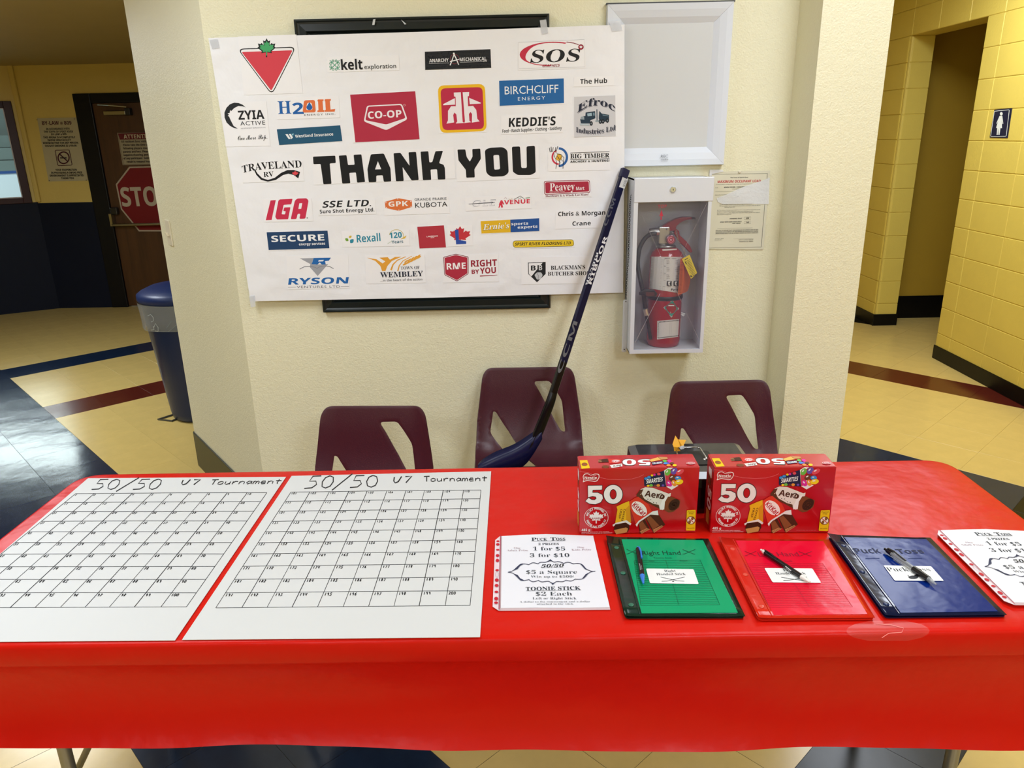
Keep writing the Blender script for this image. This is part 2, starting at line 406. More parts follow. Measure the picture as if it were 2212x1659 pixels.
for i in range(12):
    z0, z1 = zs[i], zs[i + 1]
    if z0 < 0: z0 = 0
    block(G0, 5.37, z0, z1, 0, 0)
    for k in range(1, 6): block(G0 - GS * k, G0 - GS * (k - 1), z0, z1, depth=.1)
    block(6.361, 6.75, z0, z1, .03, 0, .188); block(6.75, 7.137, z0, z1, depth=.1)
for i in (12, 13):
    for k in range(-5, 6):
        block(G0 + GS * (k - 1) + GS, G0 + GS * k + GS, zs[i], zs[i + 1], depth=.2 if -1 <= k <= 3 else .1)
def rbase(name, y0, y1, h=.1): return struct(name, MB().box((RX - .008, y0, 0), (RX + .0, y1, h), vinyl_black), bevel=.003)
rbase('baseboard_right', -4.1, 5.376)
struct('baseboard_jamb', MB().box((RX - .008, 6.35, 0), (RX, 7.4, .1), vinyl_black).box((RX - .008, 6.353, 0), (RX + .2, 6.361, .1), vinyl_black), bevel=.003)
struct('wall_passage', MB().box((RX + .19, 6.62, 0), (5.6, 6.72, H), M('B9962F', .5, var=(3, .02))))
struct('baseboard_passage', MB().box((RX + .19, 6.61, 0), (5.6, 6.62, .2), vinyl_black))
struct('ceiling_passage', MB().box((RX + .19, 3.4, 2.42), (5.6, 6.62, 2.5), ceil_paint))
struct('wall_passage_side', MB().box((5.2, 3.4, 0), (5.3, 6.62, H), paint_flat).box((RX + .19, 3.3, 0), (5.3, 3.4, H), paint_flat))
struct('wall_corridor_end', MB().box((1.1, 7.3, 0), (RX, 7.4, H), paint_flat).box((1.1, 4.5, 0), (1.197, 7.3, H), paint_flat))
# left hall: door wall, wainscot, window wall
navy_paint = M('0E1526', .6, var=(3, .1), spec=.2); hall_paint = M('D8BE68', .5, bump=((60, .0012),), var=(2, .03))
YD = 7.75
struct('wall_hall', MB().box((-4.8, YD, 1.075), (-4.236, YD + .12, 2.4), hall_paint).box((-4.236, YD, 2.09), (-3.0, YD + .12, 2.4), hall_paint).box((-3.0, YD, 1.075), (-1.06, YD + .12, 2.4), hall_paint)
       .box((-4.8, YD - .004, 0), (-4.236, YD + .12, 1.075), navy_paint).box((-3.0, YD - .004, 0), (-1.06, YD + .12, 1.075), navy_paint))
struct('trim_1', MB().box((-4.80, YD - .03, 1.085), (-4.752, YD, 2.36), hall_paint), bevel=.012, seg=3)
frame_navy = M('06090F', .4, spec=.3)
d1 = struct('door_1', MB().box((-4.236, YD - .02, 0), (-4.07, YD + .06, 2.09), frame_navy).box((-4.07, YD - .02, 2.0), (-3.16, YD + .06, 2.09), frame_navy).box((-3.16, YD - .02, 0), (-3.0, YD + .06, 2.09), frame_navy), bevel=.006)
wood = M('4E3016', .42, var=(1.6, .3), wood=True)
mk('door_leaf', MB().box((-4.07, YD + .005, .01), (-3.16, YD + .05, 2.0), wood), d1, bevel=.003)
steel = M('A9A690', .3, 1)
o = mk('door_closer', MB().box((-3.95, YD - .05, 1.89), (-3.74, YD - .0, 1.925), steel).box((-3.74, YD - .055, 1.885), (-3.69, YD, 1.95), M('1a1a1a', .4)), d1, bevel=.004)
mk('closer_arm', MB().tube([(-3.72, YD - .05, 1.96), (-3.86, YD - .1, 1.975), (-4.0, YD - .03, 1.985)], .007, steel), o)
o = mk('push_bar', MB().tube([(-4.05, YD - .07, .85), (-3.2, YD - .07, .855)], .014, steel).box((-4.07, YD - .07, .84), (-4.045, YD, .96), steel), d1)
mk('lock_body', MB().box((-4.06, YD - .05, .95), (-3.99, YD, 1.02), M('20201e', .3)), d1, bevel=.008)
# window wall at an angle
WA = Vector((-4.8, 7.75, 0)); wdv = Vector((-.86, -.51, 0)).normalized(); wn = Vector((-wdv.y, wdv.x, 0)); wn = wn if wn.y < 0 else -wn
def wp(s, z, o=0): return WA + wdv * s + wn * o + Vector((0, 0, z))
def wbox(mb, s0, s1, z0, z1, o0, o1, mat):
    mb.add([wp(s0, z0, o0), wp(s1, z0, o0), wp(s1, z0, o1), wp(s0, z0, o1), wp(s0, z1, o0), wp(s1, z1, o0), wp(s1, z1, o1), wp(s0, z1, o1)],
           [(0, 1, 2, 3), (7, 6, 5, 4), (4, 5, 1, 0), (5, 6, 2, 1), (6, 7, 3, 2), (7, 4, 0, 3)], mat)
W0, W1, WZ0, WZ1 = .11, 2.9, 1.131, 1.975
mb = MB(); wbox(mb, -.02, W0, 1.085, 2.4, 0, -.12, hall_paint); wbox(mb, W0, W1, WZ1, 2.4, 0, -.12, hall_paint); wbox(mb, W1, 3.4, 1.085, 2.4, 0, -.12, hall_paint)
wbox(mb, -.02, 3.4, 0, 1.085, .004, -.12, navy_paint); struct('wall_window', mb)
mar = M('30090C', .4, spec=.3)
mb = MB()
for a in ((W0 - .07, W0 + .002, WZ0 - .05, WZ1 + .06), (W0, W1, WZ1 - .002, WZ1 + .06), (W0, W1, WZ0 - .05, WZ0 + .002), (1.45, 1.52, WZ0, WZ1), (W1, W1 + .07, WZ0 - .05, WZ1 + .06)): wbox(mb, *a, .02, -.03, mar)
win = struct('window_1', mb, bevel=.004)
mb = MB()
for a in ((W0, W0 + .012, WZ0, WZ1), (W0, W1, WZ1 - .012, WZ1), (W0, W1, WZ0, WZ0 + .012)): wbox(mb, *a, .004, -.02, M('B8B0B0', .3))
mk('glazing_bead', mb, win)
mb = MB(); wbox(mb, W0, 1.45, WZ0, WZ1, -.03, -.034, M('F4FAFA', .02, trans=1)); mk('pane', mb, win)
mb = MB(); wbox(mb, 1.52, W1, WZ0, WZ1, -.03, -.034, M('F4FAFA', .02, trans=1)); mk('pane', mb, win)
# the rink seen through the window
RN = Vector((-.60, .80, 0)); RT = Vector((.80, .60, 0)); ZI = -.28
def rk(d, t, z): return RN * d + RT * t + Vector((0, 0, z))
def rbox(mb, d0, d1, t0, t1, z0, z1, mat):
    mb.add([rk(d0, t0, z0), rk(d0, t1, z0), rk(d1, t1, z0), rk(d1, t0, z0), rk(d0, t0, z1), rk(d0, t1, z1), rk(d1, t1, z1), rk(d1, t0, z1)],
           [(0, 1, 2, 3), (7, 6, 5, 4), (4, 5, 1, 0), (5, 6, 2, 1), (6, 7, 3, 2), (7, 4, 0, 3)], mat)
mb = MB(); rbox(mb, 11, 32, -26, 16, ZI - .1, ZI, M('E8F2F4', .25, var=(.3, .04))); tag(mk('ice_sheet', mb), 'white rink ice seen through the maroon framed window', 'ice')
bd = thing('rink_boards', 'white rink boards with yellow kick strip and blue cap beyond the ice', 'boards', rk(30.5, -5, ZI))
for i in range(14):
    mb = MB(); rbox(mb, 30.5, 30.6, -26 + i * 3, -26 + i * 3 + 2.97, ZI + .2, ZI + 1.04, M('DCE9F0', .3)); mk('board_panel', mb, bd)
mb = MB(); rbox(mb, 30.47, 30.6, -26, 16, ZI, ZI + .2, M('E0A92A', .4)); mk('kick_plate', mb, bd)
mb = MB(); rbox(mb, 30.45, 30.62, -26, 16, ZI + 1.04, ZI + 1.12, M('1F4A8A', .4)); mk('cap_rail', mb, bd)
bl = thing('bleachers', 'pale green-grey bleacher rows above the rink boards', 'bleachers', rk(32, -5, ZI))
for i in range(4):
    mb = MB(); rbox(mb, 31.5 + i * .8, 32.3 + i * .8, -26, 16, ZI + .6 + i * .42, ZI + 1.0 + i * .42, M('8FA3A0', .6)); mk('bleacher_row', mb, bl)
mb = MB(); rbox(mb, 35.5, 35.7, -26, 16, ZI, 6, M('98A8A4', .6)); struct('wall_rink', mb)
for i in range(12):
    mb = MB(); rbox(mb, 35.3, 35.5, -25 + i * 3.3, -24.85 + i * 3.3, ZI, 6, M('7F8F8C', .5)); o = struct('trim_%d' % (i + 2), mb)
mb = MB(); rbox(mb, 34.4, 35.0, -6.6, -5.2, 2.0, 2.55, M('1C2226', .5)); tag(mk('speaker_cabinet', mb), 'small dark box on the far rink wall seen through the window', 'speaker')
# ---------------------------------------------------------------- ceiling light panels of the foyer and corridor, with added fill panels on the left
for i, (x, y, lx, ly, e) in enumerate(LIGHTS):
    Hc = H if i < 6 else 2.35
    t = thing('ceiling_light', ['recessed ceiling light panel over the right end of the table', 'recessed ceiling light panel over the left end of the table', 'recessed ceiling light panel behind the camera on the right', 'unseen light panel added over the far left of the foyer to brighten the floor and hall', 'recessed ceiling light panel in the block-walled corridor', 'recessed ceiling light panel behind the camera on the left', 'small unseen light panel added to brighten the dim hall'][i], 'light', (x, y, Hc - .02), 'foyer ceiling lights')
    fr = MB()
    for a in ((x - lx / 2 - .03, x + lx / 2 + .03, y - ly / 2 - .03, y - ly / 2), (x - lx / 2 - .03, x + lx / 2 + .03, y + ly / 2, y + ly / 2 + .03), (x - lx / 2 - .03, x - lx / 2, y - ly / 2, y + ly / 2), (x + lx / 2, x + lx / 2 + .03, y - ly / 2, y + ly / 2)):
        fr.box((a[0], a[2], Hc - .02), (a[1], a[3], Hc - .001), M('E8E8E4', .5))
    mk('frame', fr, t)
    mk('diffuser', MB().add([(x - lx / 2, y - ly / 2, Hc - .01), (x - lx / 2, y + ly / 2, Hc - .01), (x + lx / 2, y + ly / 2, Hc - .01), (x + lx / 2, y - ly / 2, Hc - .01)], [(0, 1, 2, 3)], M('ECF4FF', .5, emit=e)), t)
for i, (d, t_) in enumerate(((16, -12), (26, -12), (22, 0))):
    ld = bpy.data.lights.new('rink_lamp', 'AREA'); ld.energy = RINK_POWER / 3; ld.size = 5; ld.color = (.9, 1, .98); o = bpy.data.objects.new('rink_lamp', ld); COL.objects.link(o); o.location = rk(d, t_, 6.5)
# ================================================================ BANNER on the wall
YB = 2.80; NB = (0, -1, 0); UPZ = (0, 0, 1)
def fB(x, y): return onY(x, y, YB)
paper_mat = M('F3F4F9', .45, bump=((3.5, .02), (13, .004)))
white_paper = M('F6F6FA', .5)
bq = [(450, 82), (900, 69), (1349, 53), (1349, 340), (1346, 632), (940, 643), (541, 651), (497, 370)]
bv = [fB(*p) for p in bq]
banner = tag(mk('banner', MB().slab(bv, NB, .0006, paper_mat), loc=(-.3, YB, 1.054)), 'long white paper thank-you banner covered with sponsor logos, taped to the yellow wall', 'banner')
CA, CB, CC, CD = (440, 0, .22604), (900, 0, .22604), (440, 300, .22604), (900, 300, .22604)
CE = (470, 70, .15068)
def logo(T, x0, y0, x1, y1, sl=-.035, sh=.11):
    """a paper cut-out glued on the banner: left/top/right/bottom in crop units with the banner's slant"""
    p = Pr(fB, NB, UPZ, .0012, .00005).at(*T); w = x1 - x0; hh = y1 - y0
    q = [(x0, y0), (x1, y0 + sl * w), (x1 + sh * hh, y1 + sl * w), (x0 + sh * hh, y1)]
    o = mk('logo_cutout', MB().slab([fB(*p.px(a)) + Vector(NB) * .001 for a in q], NB, .0004, white_paper), banner)
    p.obj = o; return p
def fin(p): return p.done(p.obj, 'printing')
K = '15161A'
# red triangle with green maple leaf
p = logo(CE, 290, 60, 1130, 900)
p.poly(rounded([(285, 235), (1130, 205), (780, 900)], 95, 6), '111113').poly(rounded([(307, 247), (1110, 220), (778, 878)], 80, 6), 'F4F4F8').poly(rounded([(345, 282), (1078, 256), (772, 838)], 25, 4), 'D8414F')
p.poly(leaf(705, 222, 270, 275), '15161A').poly(leaf(706, 226, 212, 215), '46A86A'); fin(p)
# kelt exploration
p = logo(CA, 1175, 545, 1865, 690, -.025, .06)
cx, cy = 1252, 622
for i in range(5):
    for sgn in (1, -1):
        o_ = (i - 2) * 17; L_ = 40 - abs(i - 2) * 9
        p.line([(cx + o_ * sgn * .7 - L_, cy + o_ * .7 - L_ * sgn), (cx + o_ * sgn * .7 + L_, cy + o_ * .7 + L_ * sgn)], 5.5, '2F9A72')
for a in range(8):
    r_ = math.radians(a * 45 + 22); p.line(ellipse(cx + 40 * math.cos(r_), cy + 42 * math.sin(r_), 10, n=10), 5, '2F9A72', closed=True)
p.text('kelt', 1318, 668, 1522, 662, 96, K, 'sansbb').text('exploration', 1537, 660, 1840, 650, 44, '2A2C30', 'sans'); fin(p)
# anarchy mechanical
p = logo(CB, 70, 490, 716, 668, -.035, .05)
p.poly([(78, 495), (706, 470), (713, 648), (82, 668)], '1E2126')
for i in range(18):
    for j in range(5):
        x, y = 95 + i * 34 + (j % 2) * 17, 512 - i * 1.3 + j * 34; s = 1 if (i + j) % 2 else -1
        p.line([(x, y - 7 * s), (x + 16, y + 7 * s)], 3.5, '3A3F45', adv=False)
p.text('ANARCHY', 122, 597, 306, 590, 33, 'E8E8EC', 'sansb').text('MECHANICAL', 412, 586, 668, 576, 33, 'E8E8EC', 'sansb').text('LTD', 640, 592, 670, 590, 14, 'E8E8EC', 'sansb')
p.line([(118, 608), (312, 602)], 3, 'D0D0D4').line([(415, 596), (636, 588)], 3, 'D0D0D4')
p.line(ellipse(362, 565, 42, 46), 4, '8A4048', closed=True).line([(320, 625), (345, 560), (362, 505)], 11, 'F0F0F2', w1=7).line([(350, 505), (378, 560), (402, 620)], 12, 'F0F0F2', w1=8).line([(318, 590), (408, 566)], 8, 'F0F0F2'); fin(p)
# SOS graphics
p = logo(CB, 965, 400, 1612, 672, -.03, .02)
p.line([(972, 405), (1602, 378), (1609, 640), (978, 655)], 3, 'B9BBC2', closed=True)
L_ = []; R_ = []
for i in range(33):
    a = math.radians(-62 - 208 * i / 32); t = math.sin(math.pi * min(1, i / 30)) ** 2
    L_.append((1290 + 305 * math.cos(a), 515 + 113 * math.sin(a) * 1.02 - 8 * math.cos(a))); R_.append((1290 + (305 - 62 * t - 6) * math.cos(a) - 12 * (1 - t), 515 + (113 - 8) * math.sin(a) - 8 * math.cos(a)))
p.poly(L_ + R_[::-1], 'C8304A')
p.line([(1432, 402), (1500, 412), (1548, 428)], 7, '8A1C34')
p.text('SOS', 1085, 600, 1548, 585, 118, '1C1D20', 'serifbb', shear=.22)
p.poly(ellipse(1570, 450, 26), '8A1C34').poly(ellipse(1570, 450, 22), '9E2038').poly(leaf(1570, 450, 30, 32), 'F4F4F6')
p.text('GRAPHICS', 1200, 642, 1364, 636, 24, '8A1C34', 'sansbi'); fin(p)
# zyia active
p = logo(CE, 60, 1000, 700, 1640, -.02, .09)
o1 = [(405, 1075)] + [(262 + 168 * math.cos(math.radians(a)), 1183 + 178 * math.sin(math.radians(a))) for a in range(-55, -272, -12)] + [(292, 1380)]
i1 = [(230, 1340), (185, 1250), (170, 1212), (148, 1195), (165, 1180), (145, 1160), (175, 1155), (182, 1110), (195, 1130), (240, 1085), (300, 1055), (360, 1060)]
p.poly([(405, 1075), (360, 1036), (300, 1012), (240, 1008), (180, 1030), (130, 1080), (100, 1150), (102, 1220), (130, 1290), (180, 1340), (235, 1370), (292, 1380)] + i1, '22262B')
p.text('ZYIA', 305, 1252, 675, 1238, 128, '1A1B1E', 'sansbb').text('ACTIVE', 330, 1335, 686, 1322, 58, '1A1B1E', 'sans', sp=1.1).text('INDEPENDENT REPRESENTATIVE', 338, 1386, 692, 1370, 16, '8A8C92', 'sansl')
p.text('One More Rep.', 295, 1545, 715, 1525, 62, '111114', 'script'); fin(p)
# h2oil
p = logo(CE, 830, 935, 1735, 1250, -.03, .07)
p.text('H', 872, 1170, 1060, 1164, 182, '1F62AE', 'serifbb', shear=.05).text('2', 1082, 1172, 1240, 1166, 160, '1F62AE', 'sansbb')
p.poly(rounded([(1240, 975), (1395, 968), (1410, 1145), (1220, 1150)], 30), 'E5753F').poly(rounded([(1285, 1010), (1350, 1005), (1365, 1110), (1270, 1115)], 30), 'F2F2F6')
p.poly([(1318, 1000)] + ellipse(1318, 1075, 42, 38, a0=-20, a1=200), '1F62AE')
p.poly([(1440, 962), (1520, 960), (1518, 985), (1505, 985), (1515, 1115), (1530, 1115), (1530, 1140), (1432, 1142), (1432, 1118), (1448, 1118), (1442, 988), (1430, 988)], 'E5753F')
p.poly([(1540, 958), (1625, 955), (1623, 980), (1610, 982), (1620, 1105), (1688, 1098), (1680, 1135), (1535, 1138), (1535, 1114), (1552, 1112), (1545, 985), (1535, 985)], 'E5753F')
p.text('ENERGY INC.', 1245, 1196, 1690, 1180, 24, '4A4C52', 'sans', sp=1.25); fin(p)
# westland insurance
p = logo(CE, 842, 1390, 1772, 1615, -.055, .15)
p.poly([(850, 1390), (1760, 1332), (1790, 1558), (885, 1615)], '1E5575')
p.poly([(972, 1460), (1005, 1456), (1050, 1526), (1022, 1530)], 'F2F4F6').poly([(1022, 1456), (1050, 1454), (1082, 1505), (1060, 1530)], 'F2F4F6').poly([(1062, 1454), (1095, 1450), (1080, 1485)], '8FC7DA')
p.text('Westland Insurance', 1115, 1510, 1660, 1478, 42, 'F2F4F6', 'sansb'); fin(p)
# co-op
p = logo(CA, 1397, 905, 2030, 1365, -.055, .07)
p.poly([(1400, 905), (2022, 872), (2063, 1330), (1450, 1360)], 'B52C45')
p.poly(rounded([(1560, 1010), (1895, 992), (1948, 1140), (1745, 1245), (1530, 1160)], 22), 'F2EEF2').poly(rounded([(1572, 1020), (1885, 1004), (1930, 1128), (1745, 1190), (1545, 1148)], 16), 'B52C45')
p.text('CO-OP', 1572, 1135, 1893, 1118, 68, 'F2EEF2', 'sansbb').line(ellipse(1918, 1005, 9), 2, 'F2EEF2', closed=True); fin(p)
# red house-shaped double h
p = logo(CB, 200, 820, 655, 1275, -.03, .03)
p.poly(rounded([(202, 818), (652, 802), (670, 1252), (225, 1272)], 60), 'F2BE22').poly(rounded([(228, 845), (630, 832), (645, 1232), (248, 1245)], 48), 'C02A4A')
W_ = 'F3EDF2'
p.poly([(355, 885), (422, 882), (440, 1165), (455, 1175), (375, 1180), (388, 1160), (380, 1095), (362, 1075), (350, 1100), (358, 1170), (285, 1182), (300, 1150), (300, 1060), (330, 1015), (375, 1015), (372, 925), (358, 922)], W_)
p.poly([(440, 882), (502, 880), (500, 918), (488, 920), (492, 1015), (540, 1012), (570, 1050), (580, 1135), (602, 1160), (528, 1172), (530, 1090), (515, 1070), (500, 1090), (505, 1155), (520, 1168), (455, 1176), (462, 1160)], W_)
p.poly([(255, 995), (365, 938), (368, 1000), (255, 1006)], W_).poly([(502, 935), (615, 982), (612, 990), (508, 996)], W_); fin(p)
# birchcliff energy
p = logo(CB, 782, 772, 1415, 1015, -.03, .02)
p.poly([(788, 772), (1406, 750), (1408, 985), (794, 1012)], '2166A8').text('BIRCHCLIFF', 842, 903, 1354, 885, 76, 'F2F5F8', 'sans').text('ENERGY', 968, 962, 1228, 950, 32, 'F2F5F8', 'sans', sp=1.35); fin(p)
# the hub
p = logo(CB, 1500, 735, 1885, 830, -.03, .02); p.text('The Hub', 1562, 803, 1820, 793, 46, K, 'sansb'); fin(p)
# efroc industries
p = logo(CB, 1500, 925, 1905, 1310, -.02, .0)
p.poly([(1505, 925), (1898, 912), (1902, 1298), (1506, 1312)], 'D3D3D8')
for c_, o_ in (('8A8A94', 7), ('1D2438', 0)):
    p.text('Efroc', 1532 + o_, 1062 + o_, 1890 + o_, 1052 + o_, 72, c_, 'serifbb', shear=.12, yfun=lambda u, y: .95 * math.sin(math.pi * u) ** .8 - .25)
    p.text('Industries Ltd', 1522 + o_, 1262 + o_, 1898 + o_, 1240 + o_, 48, c_, 'serifbb', yfun=lambda u, y: -.55 * math.sin(math.pi * u))
tk = '22384A'
p.poly([(1615, 1075), (1705, 1062), (1708, 1130), (1660, 1150), (1655, 1180), (1570, 1180), (1562, 1140), (1590, 1110), (1612, 1108)], tk).poly([(1628, 1085), (1672, 1078), (1676, 1108), (1634, 1112)], '9DB7C4').poly([(1683, 1078), (1700, 1076), (1702, 1104), (1686, 1106)], '6D8796')
p.poly([(1745, 1060), (1768, 1085), (1838, 1098), (1838, 1160), (1750, 1168), (1740, 1130)], tk).poly([(1775, 1095), (1832, 1105), (1832, 1112), (1778, 1104)], '6D8796').line([(1722, 1045), (1724, 1160)], 8, '31475A').line([(1708, 1158), (1770, 1155)], 14, '8FA0AA')
for x, y in ((1668, 1180), (1755, 1162), (1780, 1160), (1822, 1152)): p.poly(ellipse(x, y, 15, 22, n=14), '171C24').poly(ellipse(x, y, 6, 9, n=10), '77828C')
p.poly([(1558, 1178), (1650, 1184), (1650, 1202), (1562, 1196)], 'B9C6CE').poly([(1570, 1115), (1600, 1112), (1602, 1145), (1566, 1142)], 'A9B8C2')
for i in range(4): p.line([(1568, 1120 + i * 7), (1600, 1119 + i * 7)], 2, tk, adv=False)
fin(p)
# keddie's
p = logo(CB, 805, 1105, 1390, 1285, -.03, .02)
p.text("KEDDIE'S", 880, 1213, 1326, 1196, 84, K, 'sansbb', shear=.06).text('Feed • Ranch Supplies • Clothing • Saddlery', 820, 1268, 1387, 1238, 30, K, 'sansb'); fin(p)
# traveland rv
p = logo(CC, 360, 225, 945, 420, -.03, .08)
p.text('TRAVELAND', 368, 300, 940, 272, 68, K, 'serifbb', yfun=lambda u, y: -.42 * (1 - u) ** 6).text('RV', 575, 365, 672, 358, 48, K, 'serifbb')
up_ = [(492, 290), (515, 330), (560, 375), (615, 392), (680, 372), (740, 325), (800, 298), (860, 297), (922, 315)]
lo_ = [(905, 378), (860, 345), (810, 332), (760, 345), (690, 392), (615, 408), (550, 392), (505, 345), (480, 292)]
p.poly(up_ + lo_, K).poly(leaf(876, 330, 62, 50), 'E04A52'); fin(p)
# iga
p = logo(CC, 560, 575, 1030, 795, -.02, .08)
R_ = 'CF2F50'
p.poly([(640, 588), (690, 584), (650, 775), (594, 777)], R_)
p.poly(rounded([(728, 578), (850, 572), (838, 625), (765, 630), (745, 720), (778, 722), (785, 690), (762, 690), (770, 655), (830, 653), (808, 768), (700, 770), (685, 745), (715, 590)], 7, 2), R_)
p.poly(rounded([(895, 570), (985, 567), (1003, 590), (972, 762), (915, 764), (925, 715), (898, 716), (888, 765), (833, 767), (872, 590)], 12, 3), R_, [[(915, 615), (943, 614), (933, 668), (905, 670)]])
p.poly(ellipse(990, 755, 6, n=8), '55565A'); fin(p)
# sse ltd
p = logo(CC, 1095, 590, 1640, 730, -.02, .06)
p.text('SSE LTD.', 1135, 658, 1600, 642, 62, '1A1C22', 'sansbi', shear=.05).text('Sure Shot Energy Ltd.', 1112, 712, 1632, 692, 34, '1A1C22', 'sansb'); fin(p)
# gpk kubota
p = logo(CC, 1712, 560, 2340, 730, -.03, .08)
p.poly([(1730, 602), (1858, 566), (1990, 590), (1992, 650), (1866, 688), (1738, 660)], 'E0763C').text('GPK', 1768, 648, 1955, 640, 48, 'F6F2F0', 'sansbb')
for x, y in ((1742, 610), (1855, 573), (1980, 597), (1982, 646), (1866, 680), (1748, 655)): p.poly(ellipse(x, y, 5, n=8), 'F6F2F0')
p.text('GRANDE PRAIRIE', 2016, 592, 2322, 582, 24, '3A3C42', 'sans', sp=1.1).text('KUBOTA', 2022, 658, 2330, 645, 46, '202226', 'sans'); fin(p)
# ole avenue
p = logo(CD, 460, 560, 1090, 690, -.04, .06)
p.text('OLE', 530, 650, 745, 638, 60, 'A8ABB4', 'sansbi').text('OLE', 536, 647, 739, 636, 52, 'ECECF2', 'sansbi').line([(498, 622), (735, 608)], 4, '30323A', w1=8)
p.text('AVENUE', 785, 628, 1083, 614, 40, 'D8344A', 'sansbb').poly([(798, 600), (815, 598), (825, 655), (808, 656), (805, 632), (790, 658), (782, 658)], 'D8344A')
p.line([(930, 578), (965, 560), (990, 545), (1010, 560), (1030, 572)], 4, '26282E').line([(965, 560), (990, 572), (1000, 556)], 3, '26282E').line([(880, 572), (895, 580), (915, 568)], 3, 'C9A63A').line([(1040, 566), (1083, 560)], 5, '4A8A4A').line([(835, 572), (850, 556), (862, 574)], 3, 'B8A0A8'); fin(p)
# peavey mart
p = logo(CD, 1205, 400, 1665, 565, -.025, .02)
p.poly(rounded([(1215, 402), (1655, 392), (1660, 515), (1220, 535)], 22), '8E1E36').poly(rounded([(1221, 408), (1650, 398), (1655, 509), (1226, 529)], 19), 'F4F0F2').poly(rounded([(1228, 415), (1644, 405), (1649, 503), (1232, 522)], 15), 'AE2A42')
p.text('Peavey', 1272, 497, 1510, 488, 72, 'F6F0F2', 'serifbb').text('Mart', 1524, 490, 1602, 487, 32, 'F6F0F2', 'sansb').text('100% Canadian Owned', 1272, 512, 1412, 507, 9, 'F6F0F2', 'sans')
p.text('Hardware & A Whole Lot More!', 1232, 557, 1642, 540, 20, '7A1A30', 'serifbb'); fin(p)
# chris & morgan crane
p = logo(CD, 1325, 690, 1830, 862, -.03, .0)
p.text('Chris & Morgan', 1352, 740, 1802, 724, 42, K, 'sansb').text('Crane', 1488, 830, 1664, 824, 40, K, 'sansb'); fin(p)
# big timber
p = logo(CD, 1255, 75, 1852, 312, -.025, .0)
p.line(ellipse(1358, 175, 78, 84, a0=-90, a1=90), 22, '2A62A8').line(ellipse(1358, 175, 62, 66, a0=90, a1=250), 16, 'D23A50').poly(ellipse(1358, 175, 30, 34), 'E9B338', adv=True)
for L_ in ([(1268, 85), (1275, 125), (1300, 120), (1305, 80)], [(1350, 70), (1335, 112), (1312, 120)], [(1285, 75), (1288, 120)], [(1330, 78), (1322, 118)]): p.line(L_, 6, '2A2C30')
p.line([(1325, 135), (1312, 165), (1330, 190), (1338, 240), (1330, 285)], 5, '23252A').line([(1325, 140), (1380, 150), (1408, 180), (1400, 230), (1398, 285)], 5, '23252A').line([(1345, 165), (1368, 200), (1362, 270)], 5, '23252A').line([(1385, 165), (1375, 190), (1400, 215)], 4, '23252A').line([(1355, 205), (1375, 232)], 4, '23252A')
p.poly([(1312, 128), (1335, 128), (1345, 150), (1330, 185), (1318, 180)], 'F1EFEF').line([(1312, 128), (1335, 128), (1345, 150), (1330, 185), (1318, 180)], 3, '23252A', closed=True)
p.line([(1468, 134), (1842, 121)], 4, K).line([(1468, 198), (1842, 188)], 4, K).text('BIG TIMBER', 1468, 187, 1842, 177, 42, K, 'serifbb').text('ARCHERY & HUNTING!', 1468, 228, 1842, 216, 20, K, 'sansbb', sp=1.1); fin(p)
# secure
p = logo(CC, 597, 890, 1188, 1070, -.03, .1)
p.poly([(602, 892), (1184, 876), (1202, 1045), (622, 1062)], '1F416A').text('SECURE', 650, 985, 1155, 970, 60, 'F4F5F8', 'sansbb').text('energy services', 912, 1018, 1162, 1010, 24, 'F4F5F8', 'sansb'); fin(p)
# rexall / 120 years
p = logo(CC, 1315, 880, 1960, 1035, -.02, .08)
p.poly(rounded([(1388, 928), (1415, 922), (1412, 945), (1390, 950)], 10), 'D8B83C').poly(rounded([(1350, 950), (1378, 948), (1388, 975), (1360, 978)], 12), '7AA83C').poly(rounded([(1398, 962), (1435, 955), (1432, 992), (1400, 998)], 12), '2C8EA8')
p.text('Rexall', 1466, 990, 1692, 975, 72, '2C8EA8', 'sansb').text('120', 1778, 950, 1895, 942, 54, '2C8EA8', 'sansbb').text('Years', 1798, 1000, 1908, 993, 28, '3E6E86', 'sansb')
p.line(ellipse(1842, 925, 68, 58, a0=190, a1=375), 4, 'C9B23C').poly([(1880, 958), (1938, 922), (1925, 950)], 'E0B93A').line([(1757, 1002), (1800, 975)], 2, '7AA83C'); fin(p)
# lawrence red square and maple leaf L
p = logo(CC, 2038, 840, 2300, 1050, -.05, .1)
p.poly([(2041, 840), (2296, 826), (2316, 1036), (2063, 1047)], 'B5313F').at(*CD).text('LAWRENCE', 95, 940, 202, 934, 13, 'F3E6E8', 'sansb').text('MEAT', 135, 948, 170, 946, 8, 'F3E6E8', 'sansb'); fin(p)
p = logo(CD, 290, 830, 530, 1030, -.04, .05)
p.poly(leaf(415, 920, 208, 172), 'C8343F').poly([(365, 868), (400, 866), (405, 965), (474, 978), (474, 1003), (378, 1008)], '2A4FA8'); fin(p)
# ernie's sports experts
p = logo(CD, 608, 785, 1172, 910, -.05, .06)
p.poly([(612, 786), (895, 772), (898, 892), (620, 904)], 'E8B923').poly([(895, 772), (1171, 758), (1173, 880), (898, 892)], '20529A').text("Ernie's", 630, 875, 878, 855, 58, '1A1A1C', 'serifi').text("Ernie's", 634, 871, 880, 852, 54, 'F8F6EE', 'serifi')
p.text('sports', 905, 826, 1066, 818, 26, 'F4F6FA', 'sansb').text('experts', 965, 858, 1155, 848, 26, 'F4F6FA', 'sansb'); fin(p)
